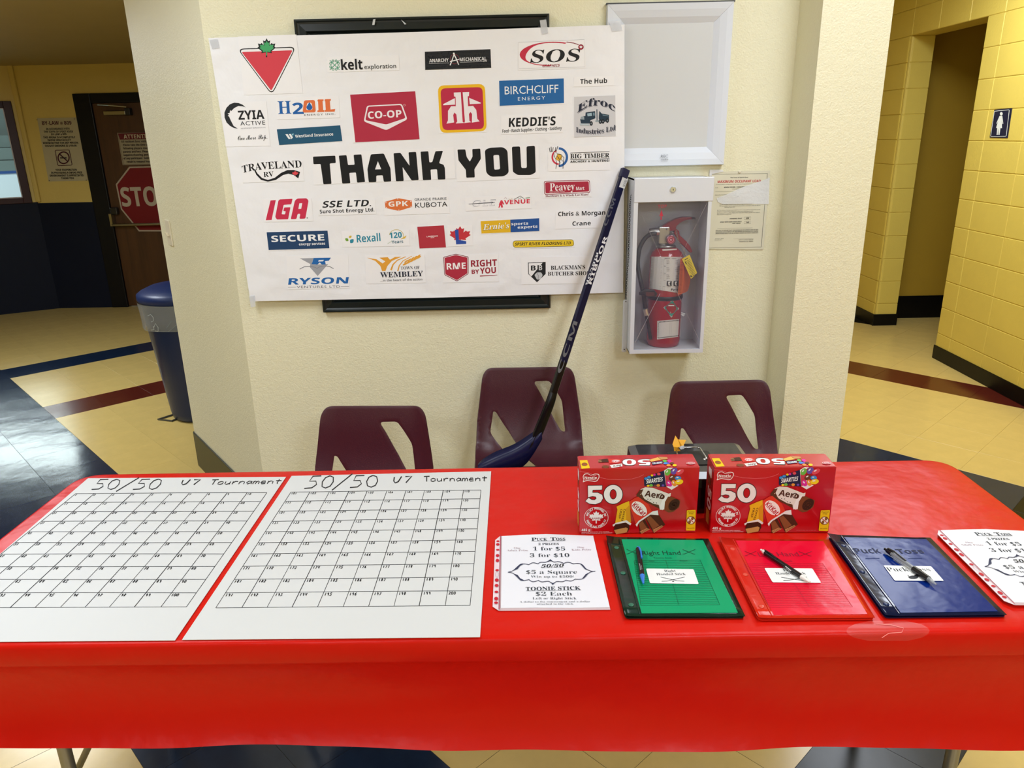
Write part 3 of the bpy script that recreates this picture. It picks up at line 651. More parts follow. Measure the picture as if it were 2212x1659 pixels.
# spirit river flooring
p = logo(CD, 910, 965, 1510, 1050, -.02, .02)
p.poly(rounded([(918, 973), (1500, 960), (1505, 1026), (922, 1040)], 34, 8), '4A4218').poly(rounded([(922, 977), (1497, 964), (1501, 1022), (926, 1036)], 31, 8), 'EAC82E').text('SPIRIT RIVER FLOORING LTD.', 938, 1020, 1480, 1008, 28, '26241A', 'sansbi'); fin(p)
# ryson ventures
p = logo(CC, 790, 1120, 1380, 1440, -.02, .04)
p.poly([(920, 1142), (1052, 1138), (1035, 1180), (1062, 1200), (1190, 1196), (1090, 1310), (1015, 1225), (1020, 1195)], 'A4A6AE').poly([(1052, 1138), (1216, 1135), (1198, 1162), (1160, 1168), (1168, 1200), (1130, 1200), (1110, 1180), (1088, 1200), (1032, 1196)], '2268B2').poly([(1100, 1158), (1150, 1156), (1140, 1170), (1095, 1172)], 'F2F2F6')
p.line([(918, 1244), (960, 1222), (1020, 1218), (1072, 1228), (1082, 1240), (1100, 1225), (1160, 1212), (1210, 1222), (1242, 1240)], 7, '8E9098')
p.text('RYSON', 808, 1392, 1378, 1380, 60, '2268B2', 'sansbb', shear=.25).text('VENTURES LTD', 892, 1426, 1305, 1422, 22, '7A7C84', 'sans', sp=1.15).line([(808, 1418), (882, 1416)], 3, '8A8C94').line([(1312, 1409), (1388, 1407)], 3, '8A8C94'); fin(p)
# town of wembley
p = logo(CC, 1540, 1115, 2110, 1385, -.02, .05)
Y1 = 'E9A63A'
p.poly([(1705, 1262), (1690, 1215), (1640, 1165), (1560, 1135), (1650, 1150), (1712, 1190), (1735, 1170), (1680, 1135), (1760, 1130), (1780, 1155), (1830, 1128), (1890, 1126), (1800, 1165), (1755, 1215), (1738, 1262)], Y1)
p.line([(1790, 1255), (1810, 1200), (1850, 1160), (1930, 1125)], 16, Y1, w1=6).line([(1855, 1262), (1870, 1210), (1905, 1165), (1990, 1120)], 12, Y1, w1=5)
for i in range(5): p.poly(ellipse(1925 + i * 32, 1195 - i * 16, 26, 9, n=12, rot=-28), Y1); p.poly(ellipse(1935 + i * 30, 1170 - i * 13, 22, 7, n=12, rot=-40), Y1)
p.text('TOWN OF', 1885, 1250, 2065, 1243, 30, '22283A', 'serif').text('WEMBLEY', 1690, 1325, 2098, 1310, 50, '1C2236', 'serifbb').text('...in the heart of the action', 1690, 1362, 2092, 1350, 22, '4A4E5A', 'sans'); fin(p)
# rme right by you
p = logo(CD, 245, 1110, 780, 1375, -.02, .02)
sh_ = [(255, 1128), (375, 1098), (495, 1125), (496, 1290), (385, 1362), (265, 1300)]
def shr(s_): cx_ = 378; cy_ = 1222; return [(cx_ + (x - cx_) * s_, cy_ + (y - cy_) * s_) for x, y in sh_]
p.poly(rounded(sh_, 12), '7E1C30').poly(rounded(shr(.95), 12), 'F4F0F2').poly(rounded(shr(.91), 10), 'B42C42').text('RME', 288, 1248, 470, 1240, 60, 'F8F4F6', 'sansbb')
p.text('RIGHT', 520, 1222, 768, 1212, 62, '9C2238', 'sansbb').text('BY', 527, 1290, 598, 1286, 40, '9C2238', 'sansbb').text('YOU', 606, 1288, 758, 1280, 56, '9C2238', 'sansbb').line([(605, 1310), (772, 1300)], 10, '9C2238', w1=3); fin(p)
# blackman's butcher shop
p = logo(CD, 1000, 1130, 1700, 1390, -.015, .0)
sh_ = [(1063, 1182), (1233, 1175), (1233, 1290), (1150, 1370), (1066, 1290)]
p.poly(sh_, '1E2024').poly([(1070, 1188), (1205, 1182), (1095, 1315), (1072, 1288)], 'F1F1F4').text('B', 1092, 1258, 1138, 1256, 48, '1E2024', 'sansbb').text('B', 1155, 1255, 1200, 1253, 48, '1E2024', 'sansbb').text('B', 1168, 1255, 1200, 1253, 48, 'D8D8DC', 'sansb')
p.poly(rounded([(1125, 1300), (1150, 1275), (1190, 1275), (1205, 1300), (1185, 1340), (1150, 1345)], 10), 'C9CBD0').line([(1150, 1280), (1165, 1310), (1160, 1340)], 3, '3A3C42')
p.text("BLACKMAN'S", 1282, 1250, 1610, 1243, 38, K, 'serifb').text('BUTCHER SHOP', 1254, 1306, 1655, 1300, 36, K, 'serifb'); fin(p)
# THANK YOU
p = logo(CC, 1035, 140, 2390, 440, -.045, .06)
TB = '101216'
for L_ in ([(1045, 170), (1258, 160), (1263, 230), (1205, 235), (1222, 430), (1145, 434), (1118, 240), (1050, 242)],
           [(1292, 160), (1365, 155), (1380, 250), (1443, 247), (1433, 152), (1508, 148), (1543, 412), (1467, 418), (1455, 320), (1392, 325), (1402, 423), (1325, 427)],
           [(1815, 137), (1880, 132), (1968, 258), (1958, 128), (2030, 124), (2055, 393), (1988, 397), (1901, 268), (1912, 402), (1838, 405)]): p.poly(rounded(L_, 9, 3), TB)
p.poly(rounded([(1598, 148), (1722, 140), (1785, 280), (1793, 405), (1722, 410), (1712, 347), (1650, 350), (1650, 412), (1578, 415), (1565, 290)], 11, 3), TB, [[(1665, 213), (1698, 290), (1638, 292)]])
fin(p)
p = logo(CD, 375, 95, 1165, 410, -.045, .03); p.at(*CD)
p.poly(rounded([(38, 122), (112, 118), (122, 225), (150, 222), (180, 118), (252, 114), (215, 232), (258, 247), (270, 280), (275, 386), (203, 389), (195, 290), (133, 293), (140, 391), (60, 394)], 9, 3), TB)
p.poly(rounded([(390, 102), (465, 100), (478, 172), (508, 218), (535, 170), (532, 97), (608, 93), (614, 190), (552, 290), (556, 368), (475, 371), (470, 295), (400, 205)], 9, 3), TB)
p.poly(rounded([(652, 105), (700, 85), (825, 78), (868, 110), (880, 325), (835, 358), (710, 362), (665, 325)], 28, 4), TB, [rounded([(733, 155), (788, 152), (798, 290), (742, 295)], 14, 3)])
p.poly(rounded([(910, 75), (988, 72), (1000, 278), (1053, 278), (1050, 72), (1130, 66), (1138, 320), (1090, 345), (965, 345), (920, 315)], 14, 3), TB); fin(p)
# bits of clear tape
tape = M('E9ECF2', .15, alpha=.45)
for q in ([(452, 86), (470, 84), (474, 104), (458, 106)], [(1316, 46), (1340, 44), (1344, 66), (1322, 68)], [(1166, 44), (1180, 42), (1184, 72), (1170, 74)], [(538, 640), (550, 638), (552, 662), (542, 664)]):
    mk('tape', MB().slab([onY(x, y, YB - .0025) for x, y in q], NB, .0004, tape), banner)
# ================================================================ frames behind the banner
black_frame = M('1A2223', .32)
bf = thing('poster_holder', 'black snap frame on the wall, mostly hidden behind the thank-you banner', 'frame', (-.3, 2.815, 1.004))
def snapframe(root, x0, x1, z0, z1, w, y0, y1, mat, pan, prof=(0, .25, .75, 1), dep=(.2, 1, 1, .35)):
    D_ = y0 - y1
    def rail(a, b, ia, ib):   # outer a->b, inner ia->ib
        a, b, ia, ib = map(Vector, (a, b, ia, ib)); rows = []
        for t, d in zip(prof, dep):
            pa = a.lerp(ia, t); pb = b.lerp(ib, t); rows.append([Vector((pa.x, y0 - D_ * d, pa.y)), Vector((pb.x, y0 - D_ * d, pb.y))])
        r0 = [Vector((a.x, y0, a.y)), Vector((b.x, y0, b.y))]; r1 = [Vector((ia.x, y0, ia.y)), Vector((ib.x, y0, ib.y))]
        rows = [r0] + rows + [r1]; mb = MB().grid(rows, mat, flip=True); n = len(rows)
        mb.f.append([2 * i for i in range(n)]); mb.m.append(0); mb.f.append([2 * i + 1 for i in range(n)][::-1]); mb.m.append(0)
        o = mk('rail', mb, root); return o
    g = .0006
    rail((x0, z1), (x1, z1), (x0 + w, z1 - w), (x1 - w, z1 - w)); rail((x1, z1 - g), (x1, z0 + g), (x1 - w, z1 - w - g), (x1 - w, z0 + w + g))
    rail((x1, z0), (x0, z0), (x1 - w, z0 + w), (x0 + w, z0 + w)); rail((x0, z0 + g), (x0, z1 - g), (x0 + w, z0 + w + g), (x0 + w, z1 - w - g))
    mk('insert', MB().box((x0 + w * .8, y0 - D_ * .3, z0 + w * .8), (x1 - w * .8, y0, z1 - w * .8), pan), root)
snapframe(bf, -.739, .126, 1.002, 2.015, .05, 2.829, 2.806, black_frame, M('22262A', .4), (0, .12, .2, .3, .75, .88, 1), (.9, 1, .8, .7, 1, .6, .5))
for q in ([(806, 42), (811, 41), (809, 54), (804, 54)], [(866, 42), (871, 46), (878, 52), (874, 53)], [(1168, 48), (1178, 48), (1178, 51), (1168, 51)]):
    mk('tape_scrap', MB().slab([onY(x, y, 2.8045) for x, y in q], NB, .0003, M('C9CDD0', .4)), bf)
wf = thing('poster_holder', 'empty silver-white snap frame holding a blank panel, upper right of the banner', 'frame', (.535, 2.815, 1.513))
snapframe(wf, .3205, .7475, 1.512, 2.0405, .0625, 2.829, 2.8025, M('DDE3EE', .45, .0), M('D2D5D8', .35), (0, .04, .35, .7, 1), (.5, 1, .92, .7, .3))
p = Pr(lambda x, y: onY(x, y, 2.80), NB, UPZ, .0008)
p.text('REC', 1427.5, 340.5, 1443, 340, 6, '6A6E78', 'sans').text('media', 1427.5, 346, 1443.5, 345.5, 4.2, '7A7E88', 'sans').line([(1428, 348.3), (1442, 347.8)], .6, '9A9EA6'); p.done(wf, 'frame_mark')
wf_edge = MB().box((.318, 2.8065, 2.0385), (.75, 2.829, 2.043), M('3A3C40', .4)); mk('edge_strip', wf_edge, wf)
# ================================================================ certificate
YC = 2.826
ct = tag(mk('occupancy_certificate', MB().slab([onY(x, y, YC) for x, y in ((1533, 371), (1664, 368.5), (1649, 539), (1519, 538))], NB, .001, M('DFDCC8', .3, coat=.3))), 'laminated maximum occupant load certificate taped right of the extinguisher cabinet', 'certificate')
p = Pr(lambda x, y: onY(x, y, YC), NB, UPZ, .0004).at(1500, 350, .12658)
k2 = '3A3A3A'
p.line([(295, 210), (1245, 195), (1140, 1450), (180, 1470)], 7, k2, closed=True)
p.text('The Town of Spirit River', 612, 275, 918, 270, 18, k2, 'sansb').text('MAXIMUM OCCUPANT LOAD', 396, 357, 1130, 342, 42, 'C0303C', 'sansb').text('(To be posted in a conspicuous location near the Principal Entrance of each Floor Area)', 372, 388, 1140, 376, 13, '66665E', 'sans')
p.text('FOR', 358, 446, 400, 446, 13, '66665E').text('MAIN FOYER / CONCESSION AREA', 505, 444, 1010, 434, 24, k2, 'sansb').text('in the Spirit River Arena', 642, 467, 860, 462, 13, '66665E', 'sansb').line([(357, 505), (690, 498)], 3, '8A8A80')
p.text('Alberta Fire Code 2019, Sentence 2.7.1.3', 350, 572, 690, 560, 16, '66665E', 'sans').text('(1) The occupant load for any floor area or part of a floor area shall be the lesser of the', 405, 612, 1130, 600, 13, '7A7A72').text('required egress or:', 405, 640, 590, 637, 13, '7A7A72')
p.text('(a) The occupant load for which means of egress are provided, or', 430, 735, 1010, 722, 15, '66665E').text('(b) The occupant load as calculated and posted in accordance with the Alberta', 428, 758, 1125, 745, 15, '66665E').text('Building Code 2019', 515, 780, 690, 775, 15, '66665E')
for i, s_ in enumerate(('(2) The number of occupants permitted to enter a room shall not exceed the posted', 'maximum occupant load calculated in conformance with Sentence (1).', 'See Sentence 2.7.1.3. of the Alberta Fire Code 2019 which specifies the required', 'seats and exit arrangements.')): p.text(s_, 388 - i * 2, 830 + i * 24, [1120, 1000, 1112, 630][i], 816 + i * 24 + [0, 4, 0, 8][i], 14, '5A5A52', 'sans')
p.text('STANDING SPACE', 598, 975, 806, 970, 18, k2, 'sansbi').text('SPACE WITH NON-FIXED SEATS', 434, 1034, 800, 1024, 18, k2, 'sansbi').text('AND TABLES', 642, 1054, 782, 1052, 18, k2, 'sansbi')
for yy, s_ in ((958, '208'), (1028, '140')): p.line([(850, yy - 20), (962, yy - 24), (958, yy + 20), (846, yy + 24)], 3, '5A5A52', closed=True).text(s_, 878, yy + 11, 932, yy + 9, 22, k2, 'sansb')
p.line([(390, 1135), (990, 1122)], 3, '8A8A80')
for i, s_ in enumerate(('FAILURE TO ENSURE THAT THE MAXIMUM OCCUPANT LOAD IS NOT', 'EXCEEDED COULD RESULT IN THE OWNER OR PERSONS IN CHARGE', 'BEING FOUND GUILTY OF AN OFFENCE UNDER THE SAFETY CODES ACT')): p.text(s_, 360, 1175 + i * 26, 1085, 1160 + i * 26, 15, k2, 'sansbi')
p.text('January 6, 2020', 350, 1315, 495, 1311, 14, '55554E', 'sans').text('Revised 2017/06', 345, 1337, 460, 1334, 12, '6A6A62').line([(665, 1310), (1010, 1305)], 2, '8A8A80').text('SAFETY CODES OFFICER', 752, 1333, 1003, 1328, 14, '55554E').text('Designation No. 2980045', 765, 1362, 1000, 1356, 14, '55554E', 'sansb'); p.done(ct)
tp2 = M('FAFCFF', .15, alpha=.62, bump=((200, .0012), (60, .002)))
def crop7(pts): return [(1500 + x * .12658, 350 + y * .12658) for x, y in pts]
mk('tape', MB().slab([onY(x, y, YC - .0022) for x, y in crop7([(380, 620), (560, 550), (860, 415), (1160, 320), (1285, 265), (1270, 720), (900, 712), (480, 720), (400, 680)])], NB, .0004, tp2), ct)
mk('tape', MB().slab([onY(x, y, YC - .0022) for x, y in crop7([(262, 130), (480, 130), (500, 165), (300, 205), (298, 245), (255, 235)])], NB, .0004, tp2), ct)
mk('thumbtack', MB().lathe([(.004, -.004), (.005, -.001), (.003, .002)], tuple(onY(1598, 371, YC - .004)), M('E8E2D0', .3), 10, 'y'), ct)
# ================================================================ extinguisher cabinet
white_metal = M('DDE2EC', .35, .1); in_metal = M('B9BDC4', .45, .2); chrome = M('D8D8D4', .15, 1)
X0, X1, Z0, Z1, YF = .410, .679, .854, 1.479, 2.675
cab = thing('extinguisher_cabinet', 'white wall cabinet with a clear front holding the red fire extinguisher', 'cabinet', ((X0 + X1) / 2, 2.76, Z0))
t_ = .004
mk('shell', MB().box((X0, YF + .012, Z0), (X0 + t_, 2.829, Z1 - .004), white_metal).box((X1 - t_, YF + .012, Z0), (X1, 2.829, Z1 - .004), white_metal).box((X0, 2.823, Z0), (X1, 2.829, Z1 - .004), in_metal)
   .box((X0, YF + .012, Z0), (X1, 2.829, Z0 + t_), white_metal).box((X0, YF + .012, Z1 - .008), (X1, 2.829, Z1 - .004), white_metal), cab)
mk('shelf_floor', MB().box((X0 + t_, YF + .014, Z0 + t_), (X1 - t_, 2.822, Z0 + .012), M('C8CACC', .5)), cab)
wx0, wx1, wz0, wz1 = .4245, .667, .868, 1.3975
mk('door_frame', MB().box((X0, YF, Z0), (wx0, YF + .012, wz1), white_metal).box((wx1, YF, Z0), (X1, YF + .012, wz1), white_metal).box((wx0, YF, Z0), (wx1, YF + .012, wz0), white_metal), cab)
mk('top_panel', MB().box((X0, YF - .002, wz1), (X1 + .004, YF + .012, Z1), white_metal), cab, bevel=.002)
pane_m = M('8E8EA6', .03, alpha=.1, spec=.9)  # lavender tint puts the glare on the clear front into its colour
pn = mk('pane', MB().box((wx0, YF + .004, wz0), (wx1, YF + .006, wz1), pane_m), cab)
lk = mk('lock', MB().lathe([(.0105, 0), (.0105, .003), (.008, .006), (.0, .006)], (.542, YF - .002, 1.4395), chrome, 20, 'y', False), cab, smooth=True, sharp=40)
mk('keyhole', MB().box((.5408, YF - .0095, 1.4365), (.5432, YF - .0078, 1.4425), M('0A0A0A')), lk)
fW = lambda x, y: onY(x, y, YF + .004)
p = Pr(fW, NB, UPZ, .0006).at(1330, 360, .12054)
p.text('TOP', 752, 744, 912, 738, 58, 'C23A4E', 'sans').poly([(822, 772), (852, 895), (826, 880), (825, 950), (800, 952), (806, 882), (780, 892)], 'C23A4E')
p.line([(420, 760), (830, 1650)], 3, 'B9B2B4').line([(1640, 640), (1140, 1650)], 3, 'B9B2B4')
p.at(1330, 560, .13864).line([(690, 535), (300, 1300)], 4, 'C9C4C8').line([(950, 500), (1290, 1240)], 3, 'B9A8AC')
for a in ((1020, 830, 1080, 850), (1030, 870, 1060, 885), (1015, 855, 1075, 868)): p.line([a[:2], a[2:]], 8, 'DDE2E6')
p.done(pn, 'arrow_print')
# extinguisher
EX, EY, ER = .5475, 2.76, .0625
red = M('A3121C', .22, coat=.5, bump=((3, .001),)); dark_red = M('8C1420', .3); blackr = M('121315', .4)
ext = thing('fire_extinguisher', 'red fire extinguisher with black hose standing inside the white wall cabinet', 'fire extinguisher', (EX, EY, Z0 + .012))
zb = Z0 + .012
cyl = mk('cylinder', MB().lathe([(.0, zb + .001), (.055, zb), (ER - .002, zb + .006), (ER, zb + .02), (ER, 1.178), (.062, 1.195), (.054, 1.213), (.04, 1.226), (.026, 1.233), (.022, 1.236), (0, 1.236)], (EX, EY, 0), red, 48, caps=False), ext, smooth=True)
alu = M('B4B2AE', .35, 1)
mk('neck_ring', MB().lathe([(.0, 1.232), (.037, 1.232), (.034, 1.238), (.024, 1.243), (.0, 1.243)], (EX - .004, EY, 0), alu, 28, caps=False), ext, smooth=True)
vl = mk('valve', MB().box((EX - .034, EY - .014, 1.243), (EX + .006, EY + .014, 1.305), alu).lathe([(.012, -.048), (.014, -.03), (.014, 0)], (EX - .02, EY, 1.286), alu, 14, 'x'), ext, bevel=.004)
fE = lambda x, y: onY(x, y, EY - .022)
S1 = (1330, 360, .12054); S2 = (1330, 560, .13864)
def cr(S, pts): return [(S[0] + x * S[2], S[1] + y * S[2]) for x, y in pts]
def plate(name, S, pts, Y, th, mat, par, bev=.003):
    return mk(name, MB().slab([onY(x, y, Y) for x, y in cr(S, pts)], NB, th, mat), par, bevel=bev)
h1 = plate('carry_handle', S1, [(835, 1075), (950, 1000), (1080, 935), (1200, 905), (1330, 903), (1430, 920), (1428, 945), (1340, 948), (1240, 965), (1150, 1010), (1095, 1065), (1070, 1150), (900, 1158), (885, 1105), (838, 1098)], EY - .013, .026, dark_red, ext)
mk('handle_tip', MB().slab([onY(x, y, EY - .015) for x, y in cr(S1, [(1365, 912), (1435, 918), (1432, 945), (1370, 945)])], NB, .03, M('1E0A0C', .4)), h1)
plate('trigger', S1, [(1040, 1190), (1075, 1100), (1140, 1160), (1150, 1230), (1280, 1350), (1340, 1430), (1382, 1530), (1335, 1548), (1270, 1480), (1170, 1380), (1110, 1300)], EY - .011, .022, dark_red, ext)
for x, y in ((915, 1118), (1022, 1185)): mk('rivet', MB().lathe([(.0035, 0), (.003, .003), (0, .004)], tuple(onY(1330 + x * .12054, 360 + y * .12054, EY - .015)), chrome, 12, 'y', False), ext, smooth=True)
gc = onY(1449.5, 518, EY - .03)
ga = mk('pressure_gauge', MB().lathe([(.0165, -.012), (.0165, .004), (.014, .006), (.0135, .004), (0, .004)], tuple(gc), M('A87078', .3, .6), 28, 'y', False), ext, smooth=True, sharp=40)
p = Pr(lambda x, y: onY(x, y, gc.y - .0045), NB, UPZ, .0003); c_ = (1449.5, 518)
p.poly(ellipse(*c_, 7.5, n=20), 'B8283C').line(ellipse(*c_, 5.4, n=20), 1.1, 'E8A8B0', closed=True).poly(ellipse(*c_, 2, n=10), 'E8C8CC').line([c_, (1453, 513)], .7, '22181A'); p.done(ga, 'dial')
silver = M('CFCFCB', .25, 1)
def tubeon(name, S, pts, Y, r, mat, par): return mk(name, MB().tube([onY(x, y, Y if not isinstance(Y, list) else Y[i]) for i, (x, y) in enumerate(cr(S, pts))], r, mat, 12), par, smooth=True, sharp=50)
tubeon('hose_coupling', S1, [(725, 1197), (865, 1190)], EY - .004, .0088, silver, ext)
def sm(pts, n=5):
    P = [Vector(p) for p in pts]; out = []
    for i in range(len(P) - 1):
        a, b, c, d = P[max(i - 1, 0)], P[i], P[i + 1], P[min(i + 2, len(P) - 1)]
        for k in range(n):
            t = k / n; out.append(.5 * ((2 * b) + (c - a) * t + (2 * a - 5 * b + 4 * c - d) * t * t + (3 * b - a - 3 * c + d) * t ** 3))
    return out + [P[-1]]
hp = [onY(x, y, EY - .01 - k_) for (x, y), k_ in zip(cr(S1, [(730, 1197), (640, 1205), (540, 1270), (470, 1370), (425, 1470), (403, 1600)]) + cr(S2, [(343, 60), (355, 180), (385, 320), (420, 480), (440, 600), (462, 760)]), [0, 0, 0, .002, .005, .01, .012, .02, .03, .035, .035, .035])]
mk('hose', MB().tube(sm(hp), .0082, M('1B2124', .35), 12), ext, smooth=True)
tubeon('hose_ferrule', S2, [(458, 775), (487, 885)], EY - .045, .0088, M('E2E2DE', .3, .8), ext)
tubeon('nozzle', S2, [(480, 880), (515, 1080), (545, 1245)], EY - .052, .0062, blackr, ext)
mk('strap', MB().lathe([(ER + .001, 1.044), (ER + .003, 1.047), (ER + .003, 1.056), (ER + .001, 1.059)], (EX, EY, 0), blackr, 48, caps=False), ext, smooth=True)
st_ = plate('hose_clip', S2, [(365, 520), (460, 470), (600, 478), (655, 540), (620, 600), (480, 590), (440, 555), (370, 565)], EY - ER - .004, .01, M('1C1F1C', .4), ext)
mk('clip_patch', MB().slab([onY(x, y, EY - ER - .0055) for x, y in cr(S2, [(470, 515), (600, 515), (605, 570), (475, 575)])], NB, .001, M('5A2A22', .4)), st_)
def onC(x, y, R=ER + .0006):
    d = ray(x, y); o = Vector((0, 0, CZ)); a = d.x ** 2 + d.y ** 2; b = 2 * (d.x * (o.x - EX) + d.y * (o.y - EY)); c = (o.x - EX) ** 2 + (o.y - EY) ** 2 - R * R
    q = b * b - 4 * a * c; t = (-b - math.sqrt(max(q, 0))) / (2 * a); return o + d * t
def cylpatch(q, mat, R, nx=10, ny=4):
    tl, tr, br, bl = [Vector(a) for a in q]; rows = []
    for j in range(ny + 1):
        a = tl.lerp(bl, j / ny); b = tr.lerp(br, j / ny); rows.append([onC(*a.lerp(b, i / nx), R) for i in range(nx + 1)])
    return MB().grid(rows, mat, flip=True)
lw = M('DCDAD4', .4)
q = cr(S1, [(640, 1612), (1235, 1618)]) + cr(S2, [(1005, 520), (525, 455)]); q[2] = cr(S2, [(1000, 530)])[0]
lab = mk('instruction_label', cylpatch(q, lw, ER + .0008), ext)
p = Pr(lambda x, y: onC(x, y, ER + .0022), NB, UPZ, .0002).at(1300, 340, .2772)
for i in range(20):
    if i not in (6, 13): p.text('fight and control fires of class a b c', 388 - i * .9, 795 + i * 12.2, 474 - i * .7, 800 + i * 12.3, 5.5, '3E3C3A', 'sans', res=1)
for i in range(3):
    p.line([(484, 792 + i * 57), (606, 796 + i * 57), (605, 846 + i * 57), (482, 844 + i * 57)], 1.6, '4A4846', closed=True)
    for j, s_ in enumerate(('PULL PIN HOLD UNIT', 'STAND BACK EIGHT FEET', 'AIM AT BASE OF FIRE')): p.text(s_, 504, 804 + i * 57 + j * 13, 596, 807 + i * 57 + j * 13, 6, '2E2C2A', 'sans', res=1)
p.text('INSTRUCTIONS', 490, 797 - 8, 580, 799 - 8, 6, '2E2C2A', 'sansb', res=1)
for x in (508, 560): p.poly([(x, 962), (x + 36, 962), (x + 35, 1002), (x, 1001)], '16161A').poly([(x + 8, 968), (x + 28, 966), (x + 18, 984), (x + 26, 998), (x + 10, 996)], 'E6E4DE')
p.line([(474, 1005), (592, 1008), (590, 1050), (472, 1046)], 1.6, '4A4846', closed=True).text('Pyro', 540, 1036, 592, 1037, 15, '121214', 'sansb'); p.done(lab)
q = cr(S2, [(648, 962), (1022, 928), (1003, 1205), (642, 1250)])
lab = mk('service_label', cylpatch(q, lw, ER + .0008), ext)
p = Pr(lambda x, y: onC(x, y, ER + .0012), NB, UPZ, .0002).at(*S2)
def mixq(u, v): a = Vector((648, 962)).lerp(Vector((1022, 928)), u); b = Vector((642, 1250)).lerp(Vector((1003, 1205)), u); return tuple(a.lerp(b, v))
for i in range(16):
    u = .06 + i * .055
    for v in (.07, .93): p.poly([mixq(u, v - .025), mixq(u + .03, v - .025), mixq(u + .045, v + .025), mixq(u + .015, v + .025)], '1A1A1E', adv=False)
for i in range(10):
    v = .1 + i * .085; p.poly([mixq(.03, v), mixq(.06, v + .02), mixq(.06, v + .06), mixq(.03, v + .04)], '1A1A1E', adv=False)
for i in range(12): v = .17 + i * .055; a, b = mixq(.1, v), mixq(.55, v); p.line([a, b], 3, '8A888A', adv=False); a, b = mixq(.6, v), mixq(.97, v); p.line([a, b], 4, '77757A', adv=False)
p.done(lab)
q = [(883, 632), (988, 770), (866, 910), (744, 752)]
lab = mk('diamond_label', MB().add([onC(*a, ER + .0015) for a in cr(S2, q)] , [(3, 2, 1, 0)][::-1], M('DDE0DA', .4)), ext)
p = Pr(lambda x, y: onC(x, y, ER + .0018), NB, UPZ, .0003).at(*S2)
p.poly([(884, 648), (972, 768), (865, 895), (757, 752)], '1F9482').line([(820, 722), (912, 722)], 16, 'F0F2EE').text('2', 846, 838, 862, 838, 18, 'F0F2EE'); p.done(lab)
mk('shoulder_sticker', cylpatch(cr(S1, [(832, 1478), (1092, 1470), (1096, 1494), (838, 1508)]), M('E4DEDA', .4), .0635, 6, 1), ext)
tg = mk('orange_tag', MB().grid([[onY(x, y, EY - .075 + .05 * k_ ** 2) for k_, (x, y) in zip((0, .4, .8, 1), cr((1300, 340, .2772), row))] for row in ([(612, 790), (640, 782), (672, 778), (684, 782)], [(606, 900), (640, 905), (672, 905), (692, 900)], [(602, 980), (635, 985), (665, 985), (688, 975)], [(592, 1072), (625, 1062), (655, 1050), (672, 1040)])], M('C8551E', .5), flip=True), ext)
p = Pr(lambda x, y: onY(x, y, EY - .0735), NB, UPZ, .0002).at(1300, 340, .2772)
for i in range(24): p.line([(614 - i * .7, 820 + i * 10), (634 - i * .7, 822 + i * 10)], 3, '7A2E12', adv=False)
p.done(tg)
tg = mk('yellow_tag', MB().slab([onY(x, y, EY - .074) for x, y in cr((1300, 340, .2772), [(624, 792), (684, 758), (743, 900), (696, 948)])], NB, .0006, M('E6CC1E', .45)), ext)
p = Pr(lambda x, y: onY(x, y, EY - .074), NB, UPZ, .0004).at(1300, 340, .2772)
for i in range(12): p.line([(652 + i * 4.2, 815 + i * 10.6), (688 + i * 4, 795 + i * 10.4)], 2.4, '4A4212', adv=False)
p.line([(645, 800), (670, 784)], 5, '1E1C12').line([(648, 812), (660, 832)], 6, '1E1C12').line([(668, 800), (716, 925)], 1.6, '4A4212').line([(690, 920), (700, 932)], 8, '1E1C12'); p.done(tg)
tp_ = [onY(x, y, EY - .06 - .02 * k_) for k_, (x, y) in enumerate([(1461, 497), (1464, 515)])] + [onY(x, y, EY - .073) for x, y in ((1470, 530), (1478, 540), (1481, 550), (1486, 556))]
def chain(name, path, par, mat, step=.0052, rl=.0042, rw=.0024, th=.0007):
    mb = MB(); P = [Vector(a) for a in path]; pts = []
    for a, b in zip(P, P[1:]):
        k = max(1, int((b - a).length / step)); pts += [a.lerp(b, i / k) for i in range(k)]
    for i in range(len(pts) - 1):
        d = (pts[i + 1] - pts[i]).normalized(); c = (pts[i] + pts[i + 1]) / 2; s_ = Vector((0, 1, 0)).cross(d).normalized() if i % 2 else Vector((0, 1, 0)); 
        if i % 2 == 0: s_ = (s_ + d.cross(s_) * .6).normalized()
        ring = [c + d * math.cos(a) * rl + s_ * math.sin(a) * rw for a in [2 * math.pi * j / 8 for j in range(8)]]; mb.tube(ring, th, mat, 4, closed=True)
    o = mk(name, mb, par); o['kind'] = 'stuff'; return o
chain('pin_chain', tp_, ext, silver)
# breaker chain and bar hanging beside the cabinet
chain('chain', [onY(x, y, 2.745) for x, y in ((1364.5, 418), (1361, 440), (1359, 500), (1357, 560), (1353, 620), (1352, 651))], cab, M('2A2A2A', .35, .8), .0066, .0052, .0026, .00065)
bar_pts = [onY(x, y, 2.742) for x, y in rounded([(1346.5, 648), (1356.5, 648), (1353, 761), (1343, 761)], 4, 4)]
br = mk('breaker_bar', MB().slab(bar_pts, NB, .006, M('D6D8D8', .4)), cab, bevel=.001)
for x, y in ((1352, 651.5), (1348.5, 755)): mk('hole', MB().lathe([(.0022, 0), (.0022, .0006), (0, .0006)], tuple(onY(x, y, 2.7418)), M('1A1A1A', .5), 10, 'y', False), br)
